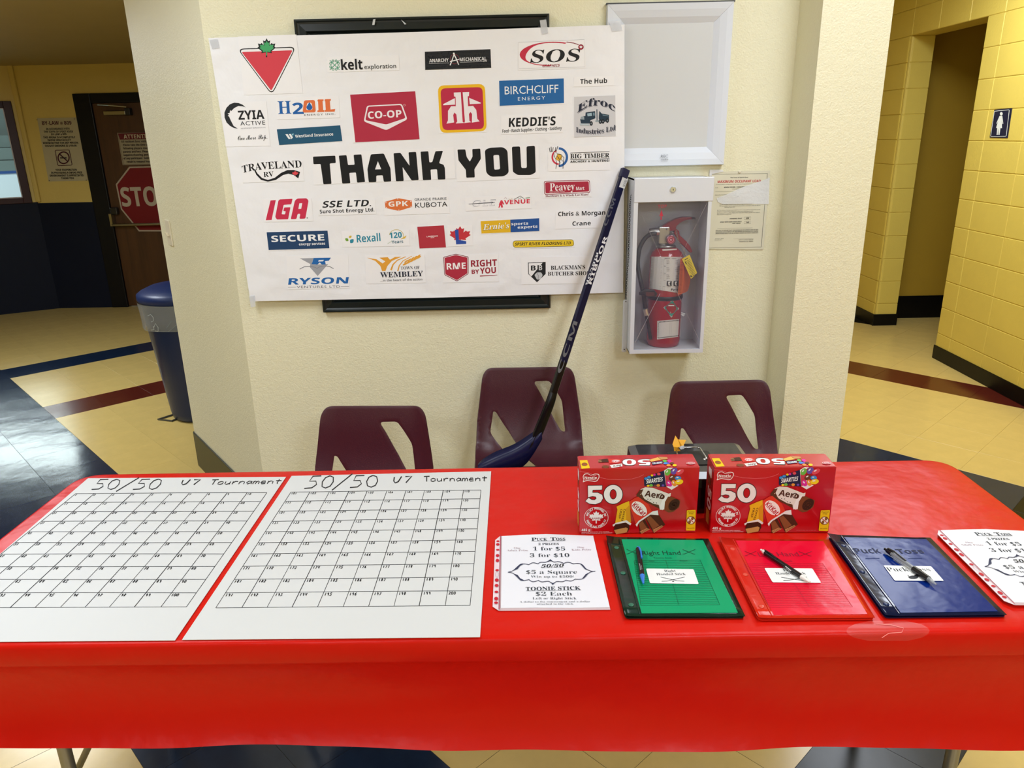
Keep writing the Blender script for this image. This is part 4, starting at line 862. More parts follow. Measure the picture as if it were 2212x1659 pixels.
# ================================================================ chairs
shell_m = M('471926', .36, bump=((260, .0003),), spec=.45); tube_m = M('9C9A96', .25, 1)
PROF = [(0, .782), (.012, .72), (.03, .62), (.055, .54), (.085, .487), (.13, .457), (.2, .445), (.35, .448), (.43, .437), (.452, .420)]
TT = [0]
for a, b in zip(PROF, PROF[1:]): TT.append(TT[-1] + math.hypot(b[0] - a[0], b[1] - a[1]))
def smp(t):
    t = min(max(t, 0), TT[-1] - 1e-6)
    for i in range(len(TT) - 1):
        if t <= TT[i + 1]: break
    u = (t - TT[i]) / (TT[i + 1] - TT[i]); P = [Vector(PROF[max(i - 1, 0)]), Vector(PROF[i]), Vector(PROF[i + 1]), Vector(PROF[min(i + 2, len(PROF) - 1)])]
    a, b, c, d = P; return .5 * ((2 * b) + (c - a) * u + (2 * a - 5 * b + 4 * c - d) * u * u + (3 * b - a - 3 * c + d) * u ** 3)
outl = rounded([(-.152, 0), (.152, 0), (.176, .035), (.199, .2), (.205, .34), (.2, .5), (.195, TT[-1]), (-.195, TT[-1]), (-.2, .5), (-.205, .34), (-.199, .2), (-.176, .035)], .045, 5)
holes = [rounded([(.020, .056), (.082, .055), (.128, .13), (.140, .252), (.124, .248)], .012, 3), rounded([(-.138, .168), (-.127, .171), (.03, .42), (-.03, .42), (-.108, .31), (-.151, .25)], .012, 3)]
def inside(p, poly):
    r = False; n = len(poly)
    for i in range(n):
        a, b = poly[i], poly[(i + 1) % n]
        if (a[1] > p[1]) != (b[1] > p[1]) and p[0] < (b[0] - a[0]) * (p[1] - a[1]) / (b[1] - a[1]) + a[0]: r = not r
    return r
def resamp(poly, st=.012):
    out = []
    for a, b in zip(poly, poly[1:] + poly[:1]):
        L_ = math.hypot(b[0] - a[0], b[1] - a[1]); k = max(1, int(L_ / st)); out += [(a[0] + (b[0] - a[0]) * i / k, a[1] + (b[1] - a[1]) * i / k) for i in range(k)]
    return out
loops = [resamp(l) for l in [outl] + holes]
V = []; E_ = []
for l in loops: k0 = len(V); V += [Vector(a) for a in l]; E_ += [(k0 + i, k0 + (i + 1) % len(l)) for i in range(len(l))]
inset = lambda p: all(min((Vector(p) - Vector(a)).length for a in l) > .006 for l in loops)
for i in range(-17, 18):
    for j in range(0, 54):
        q = (i * .012 + (.006 if j % 2 else 0), j * .0132 + .004)
        if inside(q, outl) and not any(inside(q, h) for h in holes) and inset(q): V.append(Vector(q))
cv, ce, cf, *_r = delaunay_2d_cdt(V, E_, [], 0, 1e-6)
def shell3(u, t):
    a = smp(t); b = smp(t + .003); tg = (b - a).normalized() if (b - a).length > 0 else Vector((1, 0))
    n = Vector((tg.y, -tg.x)) * -1   # towards sitter
    e = max(0, (abs(u) - .12) / .085); cu = .022 * e ** 2 * (1 if t < .3 else 1.2)
    q = a + n * cu; return Vector((u, -q.x, q.y))
cfaces = []
for f in cf:
    c = sum((cv[i] for i in f), Vector((0, 0))) / len(f)
    if inside(c, outl) and not any(inside(c, h) for h in holes): cfaces.append(list(f))
def chair(x, y, rot, label):
    t = thing('chair', label, 'chair', (0, 0, 0), 'maroon moulded chairs behind the table')
    mb = MB(); mb.add([shell3(*v) for v in cv], cfaces, shell_m)
    s_ = mk('seat_shell', mb, t, smooth=True); md = s_.modifiers.new('solid', 'SOLIDIFY'); md.thickness = .006; md.offset = 0; bv = s_.modifiers.new('bevel', 'BEVEL'); bv.width = .0025; bv.segments = 2; bv.limit_method = 'ANGLE'; bv.angle_limit = math.radians(60)
    for sx in (-1, 1):
        mk('leg', MB().tube([(sx * .17, -.38, .425), (sx * .2, -.42, .2), (sx * .215, -.44, .0)], .011, tube_m), t, smooth=True)
        mk('leg', MB().tube([(sx * .17, -.16, .425), (sx * .2, -.06, .2), (sx * .215, .0, .0)], .011, tube_m), t, smooth=True)
    mk('seat_frame', MB().tube([(-.17, -.38, .425), (-.17, -.16, .425), (.17, -.16, .425), (.17, -.38, .425)], .011, tube_m, closed=True), t, smooth=True)
    t.location = (x, y, 0); t.rotation_euler = (0, 0, math.radians(rot)); return t
chair0 = chair(onY(806, 877, 2.36).x, 2.36, -2.5, 'maroon plastic chair with slanted cut-outs, leftmost of the three behind the table')
def chair_copy(x, y, rot, label):
    c = dup(chair0); c['label'] = label; c.location = (x, y, 0); c.rotation_euler = (0, 0, math.radians(rot)); return c
chair_copy(onY(1141, 791, 2.765).x, 2.765, -1, 'maroon plastic chair against the wall with the hockey stick resting on it')
chair_copy(onY(1555, 822, 2.56).x, 2.56, .5, 'maroon plastic chair behind the black cash box, rightmost of the three')
# ================================================================ hockey stick
stk = thing('hockey_stick', 'dark navy hockey stick leaning on the wall with its blade on the middle chair', 'hockey stick', onY(1170, 950, 2.5))
T0 = onY(1351, 366, 2.785); B0 = onY(1183, 885, 2.53); ax = (B0 - T0).normalized(); tocam = (Vector((0, 0, CZ)) - (T0 + B0) / 2).normalized()
sd = ax.cross(tocam).normalized(); sd = sd if sd.x > 0 else -sd
fn = ax.cross(sd).normalized(); fn = fn if fn.y < 0 else -fn
ra = math.radians(-30); s2 = (sd * math.cos(ra) + fn * math.sin(ra)).normalized(); f2 = (fn * math.cos(ra) - sd * math.sin(ra)).normalized()
hw, hd = .0135, .0095
navy_s = M('0B0D33', .3, spec=.25); blk_s = M('0A0A0E', .3, spec=.3)
def shaft(a, b, mat, w=hw, d=hd, ch=.003):
    mb = MB(); pr_ = [(-w + ch, d), (w - ch, d), (w, d - ch), (w, -d + ch), (w - ch, -d), (-w + ch, -d), (-w, -d + ch), (-w, d - ch)]
    mb.add([P_ + s2 * u + f2 * v for P_ in (a, b) for u, v in pr_], [(i, (i + 1) % 8, 8 + (i + 1) % 8, 8 + i) for i in range(8)] + [tuple(range(7, -1, -1)), tuple(range(8, 16))], mat); return mb
L = (B0 - T0).length
at_ = lambda t: T0 + ax * L * t
mk('end_cap', shaft(at_(0), at_(.035), M('12143E', .4), hw + .0015, hd + .0015), stk)
mk('shaft', shaft(at_(.035), at_(.80), navy_s), stk)
mk('lower_shaft', shaft(at_(.80), at_(.965), blk_s), stk)
fM = lambda x, y: onP(x, y, T0 + f2 * hd, f2)
p = Pr(fM, f2, -ax, .0004).at(1330, 360, .12054)
fN = lambda x, y: onP(x, y, T0 - s2 * hw, -s2)
mk('barcode_label', MB().slab([fM(*a) + f2 * .0003 for a in cr(S1, [(128, 172), (226, 214), (158, 398), (60, 362)])], f2, .0003, M('D8D6D2', .4)), stk)
p.k += 5
for i in range(9): p.line([(150 - i * 5.2 + 12, 228 + i * 15), (205 - i * 5.2, 246 + i * 15)], 3 + (i * 7) % 5, '2A2A2E', adv=False)
p.at(*CD); p.rtext('CCM', 1815, 835, 1903, 575, 34, '5A5C66', 'sansb'); p.rtext('RIBCOR', 1668, 1392, 1824, 935, 34, 'E8E8EE', 'sansb')
CS = (1000, 560, .2774); p.at(*CS); p.rtext('CCM', 762, 890, 893, 490, 34, '6E7076', 'sansb')
p.done(stk)
p = Pr(fN, -s2, -ax, .0004).at(*CD); p.rtext('RIBCOR', 1722, 1085, 1612, 1395, 18, 'E8E8EE', 'sansb'); p.done(stk)
# blade: curved slab, top edge seen from above
top_b = sm([(600, 1300), (560, 1335), (520, 1362), (400, 1438), (250, 1500), (150, 1560), (118, 1596)], 4)
mid_b = sm([(612, 1318), (580, 1352), (535, 1408), (415, 1492), (280, 1552), (170, 1592), (116, 1606)], 4)
low_b = sm([(618, 1400), (590, 1450), (540, 1530), (470, 1612), (330, 1672), (190, 1678), (120, 1652)], 4)
def bl3(pts, ys, dz=0): n = len(pts); return [onY(1000 + a.x * .2774, 560 + a.y * .2774, ys[0] + (ys[1] - ys[0]) * i / (n - 1)) for i, a in enumerate(pts)]
r1 = bl3(top_b, (2.537, 2.50)); r2 = bl3(mid_b, (2.520, 2.48)); r3 = bl3(low_b, (2.512, 2.472))
blade_m = M('0A0F3C', .32, spec=.3)
mk('blade', MB().grid([[a + Vector((0, .006, -.05)) for a in r1], r1, r2, r3, [a + Vector((0, .012, .002)) for a in r3]], blade_m), stk, smooth=True)
hp_ = sm([at_(.93), at_(.985), onY(1000 + 574 * .2774, 560 + 1378 * .2774, 2.524), onY(1000 + 545 * .2774, 560 + 1440 * .2774, 2.517), onY(1000 + 510 * .2774, 560 + 1490 * .2774, 2.512)], 5)
n_h = len(hp_); hv = []
for k_, q_ in enumerate(hp_):
    f_ = k_ / (n_h - 1); w_ = hw * (1 + .25 * math.sin(math.pi * f_)) * (1 if f_ < .7 else 1 - (f_ - .7) * .9); d_ = hd * (1 + .3 * math.sin(math.pi * f_)); c_h = .003 + .003 * math.sin(math.pi * f_)
    hv += [q_ + s2 * u_ + f2 * v_ for u_, v_ in [(-w_ + c_h, d_), (w_ - c_h, d_), (w_, d_ - c_h), (w_, -d_ + c_h), (w_ - c_h, -d_), (-w_ + c_h, -d_), (-w_, -d_ + c_h), (-w_, d_ - c_h)]]
mk('heel', MB().add(hv, [(k_ * 8 + i, k_ * 8 + (i + 1) % 8, k_ * 8 + 8 + (i + 1) % 8, k_ * 8 + 8 + i) for k_ in range(n_h - 1) for i in range(8)] + [tuple(range(7, -1, -1)), tuple(range(8 * n_h - 8, 8 * n_h))], blk_s), stk, smooth=True, sharp=50)
# ================================================================ splay face: light switch
A_ = Vector((-1.06, YW, 0)); B_ = Vector((-1.70, 3.66, 0)); sdv = (B_ - A_).normalized(); sn = Vector((-sdv.y, sdv.x, 0)); sn = sn if sn.y < 0 else -sn
fS = lambda x, y: onP(x, y, A_ + sn * .006, sn)
sw = thing('light_switch', 'white wall light switch on the angled yellow wall face', 'light switch', onP(364, 528, A_, sn))
c0 = fS(363.5, 503); hw_, hh_ = .037, .058
mk('switch_plate', MB().slab([c0 - sdv * hw_ + Vector((0, 0, hh_)), c0 + sdv * hw_ + Vector((0, 0, hh_)), c0 + sdv * hw_ - Vector((0, 0, hh_)), c0 - sdv * hw_ - Vector((0, 0, hh_))], sn, .006, M('E8E0C8', .4)), sw, bevel=.002)
mk('toggle', MB().slab([c0 + sn * .014 - sdv * .006 + Vector((0, 0, .002)), c0 + sn * .014 + sdv * .006 + Vector((0, 0, .002)), c0 + sn * .01 + sdv * .006 - Vector((0, 0, .014)), c0 + sn * .01 - sdv * .006 - Vector((0, 0, .014))], sn, .012, M('EAE2CC', .4)), sw, bevel=.001)
# ================================================================ hall signs
fH = lambda x, y: onY(x, y, YD - .004)
bs = tag(mk('bylaw_sign', MB().slab([onY(x, y, YD - .004) for x, y in ((80, 255.5), (165, 253.5), (190, 390), (105, 392))], NB, .003, M('B9AE8A', .5))), 'white by-law 809 no smoking sign on the hall wall left of the door', 'sign')
p = Pr(fH, NB, UPZ, .001, .0003).at(0, 200, .15674); rd = '4A1424'; bk = '1A1414'
p.text('BY-LAW # 809', 585, 445, 990, 440, 50, rd, 'sansbb')
for s_, a, b, y in (('IN ACCORDANCE WITH', 640, 962, 515), ('THE TOWN OF SPIRIT RIVER', 610, 1010, 553), ('BY-LAW # 809', 712, 920, 590), ('THIS ARENA IS A COMPLETELY', 602, 1042, 631), ('SMOKE FREE FACILITY', 660, 985, 670), ('MINIMUM FINE FOR ANY PERSON', 598, 1080, 708), ('CAUGHT SMOKING IS $100.00.', 625, 1066, 748), ('YOUR COOPERATION', 770, 1062, 1080), ('IN PROVIDING A SMOKE FREE', 710, 1135, 1118), ('ENVIRONMENT IS APPRECIATED', 694, 1158, 1158), ('THANK YOU.', 850, 1028, 1194)): p.text(s_, a, y, b, y - 4, 27, bk, 'sansbb', res=1)
p.line(rounded([(762, 795), (958, 790), (998, 1000), (800, 1006)], 18, 4), 8, rd, closed=True).line(ellipse(880, 898, 76, 80), 16, rd, closed=True).line([(822, 845), (938, 950)], 14, rd).line([(832, 900), (922, 900)], 12, bk); 
for x, y in ((515, 376), (1028, 364), (683, 1213), (1193, 1207)): p.poly(ellipse(x, y, 6, n=8), '2A1A1A')
p.done(bs)
fD = lambda x, y: onY(x, y, YD + .001)
at2 = tag(mk('attention_sign', MB().slab([fD(x, y) for x, y in ((253, 287), (350, 285), (365, 355), (265, 357))], NB, .003, M('A89C7C', .5))), 'cream attention notice with maroon heading on the wooden door', 'sign')
p = Pr(fD, NB, UPZ, .001, .0003).at(180, 200, .18083)
p.line([(412, 485), (930, 472), (1010, 850), (480, 862)], 5, rd, closed=True).poly([(415, 490), (925, 476), (940, 552), (437, 562)], '6A1A20').text('ATTENTION', 485, 550, 855, 543, 48, 'C9BC9C', 'sansbb')
for i, (s_, x) in enumerate((('All resident fans, visitors, and', 455), ('Please take the time to respect', 478), ('following: players, coaches, refs', 478), ('parents and fans.  Please refrain', 480), ('negative cheering, profanity or', 482), ('of any participant.  Failing to do', 484), ('result in removal from the rink', 522))): p.text(s_, x, 598 + i * 40, x + 400, 592 + i * 40, 24, '2A1614', 'sansbb', res=1)
p.done(at2)
oc = [(250, 398), (279, 360), (355, 358), (392, 396), (398, 455), (374, 500), (300, 500), (261, 452)]
ss = tag(mk('stop_sign', MB().slab([onY(x, y, YD + .0) for x, y in oc], NB, .003, M('B8A890', .5))), 'red octagonal stop sign on the wooden door, half hidden by the yellow wall', 'sign')
cxo = sum(a for a, b in oc) / 8; cyo = sum(b for a, b in oc) / 8
p = Pr(lambda x, y: onY(x, y, YD + .0), NB, UPZ, .001, .0003); p.poly([(cxo + (x - cxo) * .955, cyo + (y - cyo) * .955) for x, y in oc], '7A1013'); p.at(180, 200, .18083).text('STOP', 470, 1360, 1050, 1345, 228, 'C2B49A', 'sansbb'); p.done(ss)
# washroom sign
fR = lambda x, y: onX(x, y, RX - .004)
ws = tag(mk('washroom_sign', MB().slab([onX(x, y, RX - .004) for x, y in ((2148, 237), (2185.5, 234), (2176, 298), (2137.5, 297))], (-1, 0, 0), .004, M('101B3C', .35))), 'navy women washroom sign with white figure on the painted block wall', 'sign')
p = Pr(fR, (-1, 0, 0), UPZ, .0006, .0003).at(1650, 0, .33754); W2 = 'E8ECE8'
p.line(rounded([(1476, 712), (1572, 702), (1552, 872), (1452, 874)], 6, 3), 3.2, W2, closed=True).poly(ellipse(1521, 728, 9, 11), W2)
p.poly([(1510, 742), (1528, 742), (1534, 790), (1530, 796), (1526, 780), (1524, 770), (1526, 820), (1516, 820), (1510, 864), (1503, 864), (1502, 822), (1498, 864), (1491, 864), (1495, 820), (1488, 818), (1502, 770), (1498, 780), (1492, 794), (1490, 788)], W2); p.done(ws)
# ================================================================ waste bin
bx, by = -1.985, 4.46; blue = M('092250', .38, bump=((12, .0008),))
bn = thing('waste_bin', 'round blue waste bin with a clear bag liner behind the angled wall', 'bin', (bx, by, 0))
mk('body', MB().lathe([(0, .004), (.165, .0), (.183, .015), (.19, .05), (.255, .74), (.262, .75), (.262, .765)], (bx, by, 0), blue, 40, caps=False), bn, smooth=True)
mk('lid', MB().lathe([(.266, .745), (.272, .755), (.27, .785), (.25, .80), (.2, .822), (.1, .835), (0, .838)], (bx, by, 0), M('0A2558', .4), 40, caps=False), bn, smooth=True)
ln = MB(); rows = []
for z, r in ((.745, .2725), (.70, .268), (.64, .262), (.6, .262), (.588, .256), (.592, .250)):
    rows.append([(bx + (r + .004 * math.sin(7 * a) * (1 if z < .7 else .2)) * math.cos(a), by + (r + .004 * math.sin(7 * a) * (1 if z < .7 else .2)) * math.sin(a), z + .006 * math.sin(3 * a) * (z < .65)) for a in [2 * math.pi * i / 48 for i in range(49)]])
lo = mk('bag_liner', ln.grid(rows, M('B8BEC0', .25, alpha=.38, bump=((9, .01),))), bn, smooth=True)
def onB(x, y):
    d = ray(x, y); R = .276; o = Vector((0, 0, CZ)); a = d.x ** 2 + d.y ** 2; b = 2 * (d.x * (o.x - bx) + d.y * (o.y - by)); c = (o.x - bx) ** 2 + (o.y - by) ** 2 - R * R
    t = (-b - math.sqrt(max(b * b - 4 * a * c, 0))) / (2 * a); return o + d * t
p = Pr(onB, (-.3, -.95, 0), UPZ, .0005, .0002).at(280, 600, .2169)
p.line([(180, 380), (210, 365), (235, 395), (238, 430), (215, 440)], 7, 'A8ACAC').line([(240, 500), (258, 455), (285, 495), (285, 535), (255, 530)], 7, 'A8ACAC').line([(215, 520), (245, 515), (238, 480)], 6, 'A8ACAC').line([(420, 430), (370, 500)], 4, '8A9090').line([(470, 470), (390, 535)], 4, '8A9090'); p.done(lo)
mk('wire_foot', MB().tube([(-2.229, 4.346, .006), (-2.125, 4.49, .006), (-2.09, 4.40, .006), (-2.13, 4.315, .006)], .006, M('6A6C6A', .4, .7), 6, closed=True), bn)
# ================================================================ TABLE
TX0, TX1, TY0, TY1, TZ = -1.232, 1.182, 1.172, 1.927, .75
tb = thing('folding_table', 'folding table with grey tube legs under the red plastic tablecloth', 'table', ((TX0 + TX1) / 2, (TY0 + TY1) / 2, 0))
def rrect(x0, x1, y0, y1, r, n=6): return rounded([(x0, y0), (x1, y0), (x1, y1), (x0, y1)], r, n)
mk('tabletop', MB().prism(rrect(TX0 + .012, TX1 - .012, TY0 + .012, TY1 - .012, .05), .70, .746, M('C9C7C0', .5)), tb)
leg_m = M('8E8C84', .35, .6)
for lx in (onY(147, 1650, 1.36).x, onY(2053, 1650, 1.36).x):
    for ly in (1.36, 1.78): mk('leg', MB().tube([(lx, ly, .70), (lx, ly, .05), (lx, ly, .0)], .0145, leg_m, 14), tb, smooth=True, sharp=50)
    mk('crossbar', MB().tube([(lx, 1.36, .56), (lx, 1.78, .56)], .011, leg_m), tb, smooth=True)
    mk('brace', MB().tube([(lx - .045, 1.395, .17), (lx + .255, 1.395, .69)] if lx < 0 else [(lx - .01, 1.40, .42), (lx - .26, 1.40, .69)], .008, leg_m, 10), tb, smooth=True)
# tablecloth: one sheet, flat on top, hanging on all sides
cloth_m = M('CC170A', .34, bump=((2.2, .02), (7, .006), (38, .0006)), spec=.15)
per = rounded([(TX0, TY0), (TX1, TY0), (TX1, TY1), (TX0, TY1)], .075, 8)
P_ = []
for a, b in zip(per, per[1:] + per[:1]):
    L_ = math.hypot(b[0] - a[0], b[1] - a[1]); k = max(1, int(L_ / .012)); P_ += [(a[0] + (b[0] - a[0]) * i / k, a[1] + (b[1] - a[1]) * i / k) for i in range(k)]
ctr = Vector(((TX0 + TX1) / 2, (TY0 + TY1) / 2)); rows = []
def nrm2(i):
    a = Vector(P_[i - 1]); b = Vector(P_[(i + 1) % len(P_)]); d = (b - a).normalized(); return Vector((d.y, -d.x))
ds = [(0, -.010), (.0010, -.004), (.004, -.0005), (.009, .001), (.045, .002), (.050, -.002), (.062, -.011), (.09, -.024), (.13, -.036), (.17, -.040), (.21, -.034), (.235, -.022), (.25, -.010)]
for dz, of in ds:
    r = []
    for i, q in enumerate(P_):
        n = nrm2(i); x, y = q; drop = (.255 if dz > .2 else 1)
        f = max(0, (dz - .05) / .2); front = y < TY0 + .2
        w = (math.sin(x * 5.1 + 1) * .006 + math.sin(x * 11.7 + 2 + dz * 8) * .0035 + math.sin(x * 23 + dz * 20) * .0012) * f
        if not front: w = math.sin(y * 20) * .01 * f
        hem = 1 + (x - TX0) / (TX1 - TX0) * .22 if True else 1
        r.append(Vector((x + n.x * (of + w), y + n.y * (of + w), TZ - dz * hem * .96)))
    rows.append(r + [r[0]])
mb = MB(); n_ = len(P_)
# top surface as a grid clipped to the inner loop: centre fan of rings keeps it smooth
rings = []
for s_ in (.0, .25, .5, .75, .93): rings.append([Vector((ctr.x + (q[0] - ctr.x) * s_ * .99, ctr.y + (q[1] - ctr.y) * s_ * .97, TZ)) for q in P_] )
rings = [r + [r[0]] for r in rings[1:]]
mb.grid(rings + rows, cloth_m)
mb.add(rings[0][:-1], [list(range(n_))], cloth_m)
cloth = tag(mk('tablecloth', mb, smooth=True, loc=(ctr.x, ctr.y, .5)), 'glossy red plastic tablecloth draped over the long folding table', 'tablecloth')
# a smooth patch of clear tape over the front edge
ov = ellipse(1918, 1362, 84, 24, 40)
rows = []
for k in range(7):
    y = 1341 + k * 7.2; hwid = 86 * math.sqrt(max(0, 1 - ((y - 1363) / 24) ** 2)) + 4
    rows.append([(onZ(1918 - hwid + 2 * hwid * i / 14, y, TZ + .0012) if y < 1364 else onY(1918 - hwid + 2 * hwid * i / 14, y, TY0 - .0025)) for i in range(15)])
tp_o = mk('clear_tape', MB().grid(rows, M('E86058', .3, alpha=.28), flip=True), cloth, smooth=True)
p = Pr(lambda x, y: onZ(x, y, TZ + .0016), (0, 0, 1), (0, 1, 0), .0002)
p.line([(1893, 1348), (1925, 1350), (1952, 1357), (1948, 1366)], 1.2, 'F08A80').line([(1948, 1366), (1920, 1368), (1905, 1378)], 1.2, 'F08A80'); p.done(tp_o, 'crease')
# ---------------------------------------------------------------- paper on the table
UZ = (0, 0, 1); UY = (0, 1, 0)
board_m = M('D4D6D5', .5)
def board(label, quad, gq, vt, vb, hl, hr, first, head):
    z = TZ + .0022; f = lambda x, y: onZ(x, y, z)
    c = [f(*q) for q in quad]
    o = tag(mk('poster_board', MB().slab(c[::-1], UZ, .0008, board_m)), label, 'poster', 'raffle poster boards on the table')
    p = Pr(f, UZ, UY, .0003, .00006); g = [Vector(a) for a in gq]   # tl tr br bl
    lk = '1C1D22'
    V_ = [(g[0].lerp(g[1], a), g[3].lerp(g[2], b)) for a, b in zip(vt, vb)]; H_ = [(g[0].lerp(g[3], a), g[1].lerp(g[2], b)) for a, b in zip(hl, hr)]
    for i, (a, b) in enumerate(V_): p.line([tuple(a), tuple(b)], [1.1, 1.3, 1.0, 1.5, 1.2][i % 5] , lk, adv=False)
    for i, (a, b) in enumerate(H_): m_ = a.lerp(b, .5); m_.y += (i % 3 - 1) * .6; p.line([tuple(a), tuple(m_), tuple(b)], 1.0, lk, adv=False)
    p.done(o, 'grid_lines')['kind'] = 'stuff'
    p = Pr(f, UZ, UY, .0004, .00004)
    def X(i, j):
        a, b = V_[i]; c_, d_ = H_[j]; r = b - a; s = d_ - c_; t = ((c_ - a).x * s.y - (c_ - a).y * s.x) / (r.x * s.y - r.y * s.x); return a + r * t
    for j in range(10):
        for i in range(10):
            num = str(first + j * 10 + i); q = [X(i, j), X(i + 1, j), X(i + 1, j + 1), X(i, j + 1)]
            tl = q[0].lerp(q[3], .06); bl_ = q[0].lerp(q[3], .24); tr = q[1].lerp(q[2], .06); br = q[1].lerp(q[2], .24)
            w = .105 * len(num); hand(p, num, .05, .05 + w, .25, (tl, tr, br, bl_), 1.0 + j * .06)
    p.done(o, 'square_numbers')['kind'] = 'stuff'
    p = Pr(f, UZ, UY, .0004, .00004)
    for s_, q, wd, gap in head: hand(p, s_, 0, 1, gap, q, wd)
    p.done(o, 'heading')['kind'] = 'stuff'; return o
def frac(v): return [(a - v[0]) / (v[-1] - v[0]) for a in v]
vt2 = frac([785, 915, 1048, 1180, 1305, 1440, 1570, 1697, 1825, 1963, 2082]); vb2 = frac([272, 450, 622, 793, 967, 1142, 1315, 1488, 1660, 1838, 2008])
hl2 = frac([200, 262, 330, 400, 470, 545, 622, 706, 795, 888, 990]); hr2 = frac([185, 245, 310, 378, 450, 525, 605, 688, 778, 873, 973])
C6 = (380, 1000, .31646); C5 = (0, 1000, .28029)
def c6(*a): return tuple(cr(C6, a))
def c5(*a): return tuple(cr(C5, a))
board('white poster board numbered 101 to 200, beside the flyer on the red tablecloth', [(630, 1028), (1061, 1018), (1037, 1376), (393, 1382)], c6((785, 200), (2082, 185), (2008, 973), (272, 990)), vt2, vb2, hl2, hr2, 101,
      [('50/50', c6((905, 90), (1395, 85), (1385, 165), (865, 175)), 2.3, .12), ('U7', c6((1480, 95), (1625, 90), (1610, 135), (1470, 138)), 2.6, .25), ('Tournament', c6((1690, 92), (2130, 88), (2125, 124), (1690, 128)), 2.0, .12)])
vt1 = frac([583, 727, 870, 1020, 1170, 1315, 1460, 1605, 1752, 1905, 2057])
vb1 = frac([-505, -312, -118, 78, 270, 465, 655, 842, 1035, 1240, 1437]); hl1 = frac([237, 305, 376, 450, 530, 612, 702, 798, 895, 1000, 1115]); hr1 = frac([230, 298, 373, 448, 530, 614, 702, 798, 898, 1002, 1110])
board('white poster board numbered 1 to 100, at the left end of the red tablecloth', [(190, 1033), (618, 1030), (378, 1383), (-222, 1388)], c5((583, 237), (2057, 230), (1437, 1110), (-505, 1118)), vt1, vb1, hl1, hr1, 1,
      [('50/50', c5((740, 128), (1275, 125), (1225, 205), (695, 205)), 2.1, .12), ('U7', c5((1400, 130), (1562, 128), (1540, 168), (1378, 170)), 2.4, .25), ('Tournament', c5((1635, 130), (2185, 122), (2160, 160), (1610, 168)), 1.9, .12)])
# flyers in clear sleeves
C8 = (1050, 1150, .1311); zf = TZ + .0022; fT = lambda x, y: onZ(x, y, zf)
def c8(pts): return cr(C8, pts)
fl = thing('flyer', 'price list flyer in a clear punched sleeve, left of the green folder', 'flyer', onZ(1185, 1235, TZ), 'price list flyers in sleeves')
sleeve_m = M('EBD8DC', .12, alpha=.55)
mk('sleeve', MB().slab([fT(*q) for q in c8([(108, 1225), (215, 1290), (2048, 1272), (2040, 1238), (1765, 55), (1000, 28), (600, 40), (238, 62), (150, 130)])], UZ, .0006, sleeve_m), fl)
sp_ = mk('punched_strip', MB().slab([fT(*q) + Vector((0, 0, .0005)) for q in c8([(108, 1225), (200, 1288), (215, 1285), (238, 66), (225, 68), (150, 130)])], UZ, .0004, M('E6D3DA', .3)), fl)
p = Pr(fT, UZ, UY, .001, .0001).at(*C8)
for x, y, rx, ry in ((195, 152, 26, 15), (193, 205, 28, 22), (192, 294, 28, 14), (189, 390, 29, 24), (187, 472, 29, 27), (183, 632, 29, 17), (177, 796, 32, 28), (174, 886, 31, 25), (171, 993, 31, 18), (167, 1104, 32, 29), (165, 1172, 31, 20)): p.poly(ellipse(x, y, rx, ry, n=16), 'C2162C')
p.line(ellipse(180, 710, 24, 45, 20), 4, '8A7A80', closed=True).line([(240, 66), (215, 1285)], 12, 'A03050'); p.done(sp_, 'holes')
pg = mk('page', MB().slab([fT(*q) + Vector((0, 0, .0004)) for q in c8([(245, 1248), (800, 1242), (1400, 1246), (2038, 1236), (1764, 58), (1000, 32), (600, 45), (262, 64)])], UZ, .0004, M('E6E7EE', .35)), fl)
p = Pr(fT, UZ, UY, .0009, .00002).at(*C8); T1 = '26303A'; T2 = '5A6068'
for s_, x0, y0, x1, y1, h, st, col in (('P', 748, 143, 830, 142, 50, 'serifb', T1), ('UCK', 835, 141, 1005, 139, 42, 'serifb', T1), ('T', 1062, 139, 1150, 137, 50, 'serifb', T1), ('OSS', 1155, 138, 1306, 136, 42, 'serifb', T1), ('2 PRIZES', 862, 213, 1200, 210, 32, 'serifb', T1),
    ('1 for $5', 775, 303, 1305, 303, 58, 'serif', T1), ('3 for $10', 722, 413, 1375, 411, 58, 'serif', T1), ('One', 458, 275, 568, 275, 24, 'serif', 'A89098'), ('Adult Prize', 342, 316, 692, 314, 26, 'serif', 'A89098'),
    ('One', 1508, 263, 1620, 263, 24, 'serif', 'A89098'), ('Kids Prize', 1410, 305, 1735, 303, 26, 'serif', 'A89098'), ('50/50', 905, 585, 1272, 575, 48, 'serifi', '22252A'), ('$5 a Square', 662, 690, 1500, 688, 58, 'serif', '3E464E'),
    ('Win up to $500!', 738, 752, 1448, 752, 34, 'serif', T2), ('TOONIE STICK', 655, 965, 1560, 950, 56, 'serifb', T1), ('$2 Each', 820, 1050, 1418, 1045, 60, 'serif', '2E363E'), ('Left or Right Stick', 768, 1112, 1492, 1110, 36, 'serif', T2),
    ('A dollar to the tournament and a dollar', 555, 1165, 1718, 1158, 26, 'serif', '7E8288'), ('attached to the stick', 838, 1200, 1440, 1198, 26, 'serif', '7E8288')): p.text(s_, x0, y0, x1, y1, h, col, st)
p.line([(748, 150), (1306, 144)], 4, T1).line([(905, 592), (1275, 583)], 3, T1).line([(660, 972), (1565, 957)], 4, T1)
top_ = sm([(360, 665), (440, 640), (510, 580), (570, 532), (640, 528), (705, 540)], 4); t2 = sm([(705, 540), (770, 508), (860, 525)], 4); t3 = sm([(850, 528), (900, 500), (980, 500), (1058, 462)], 4)
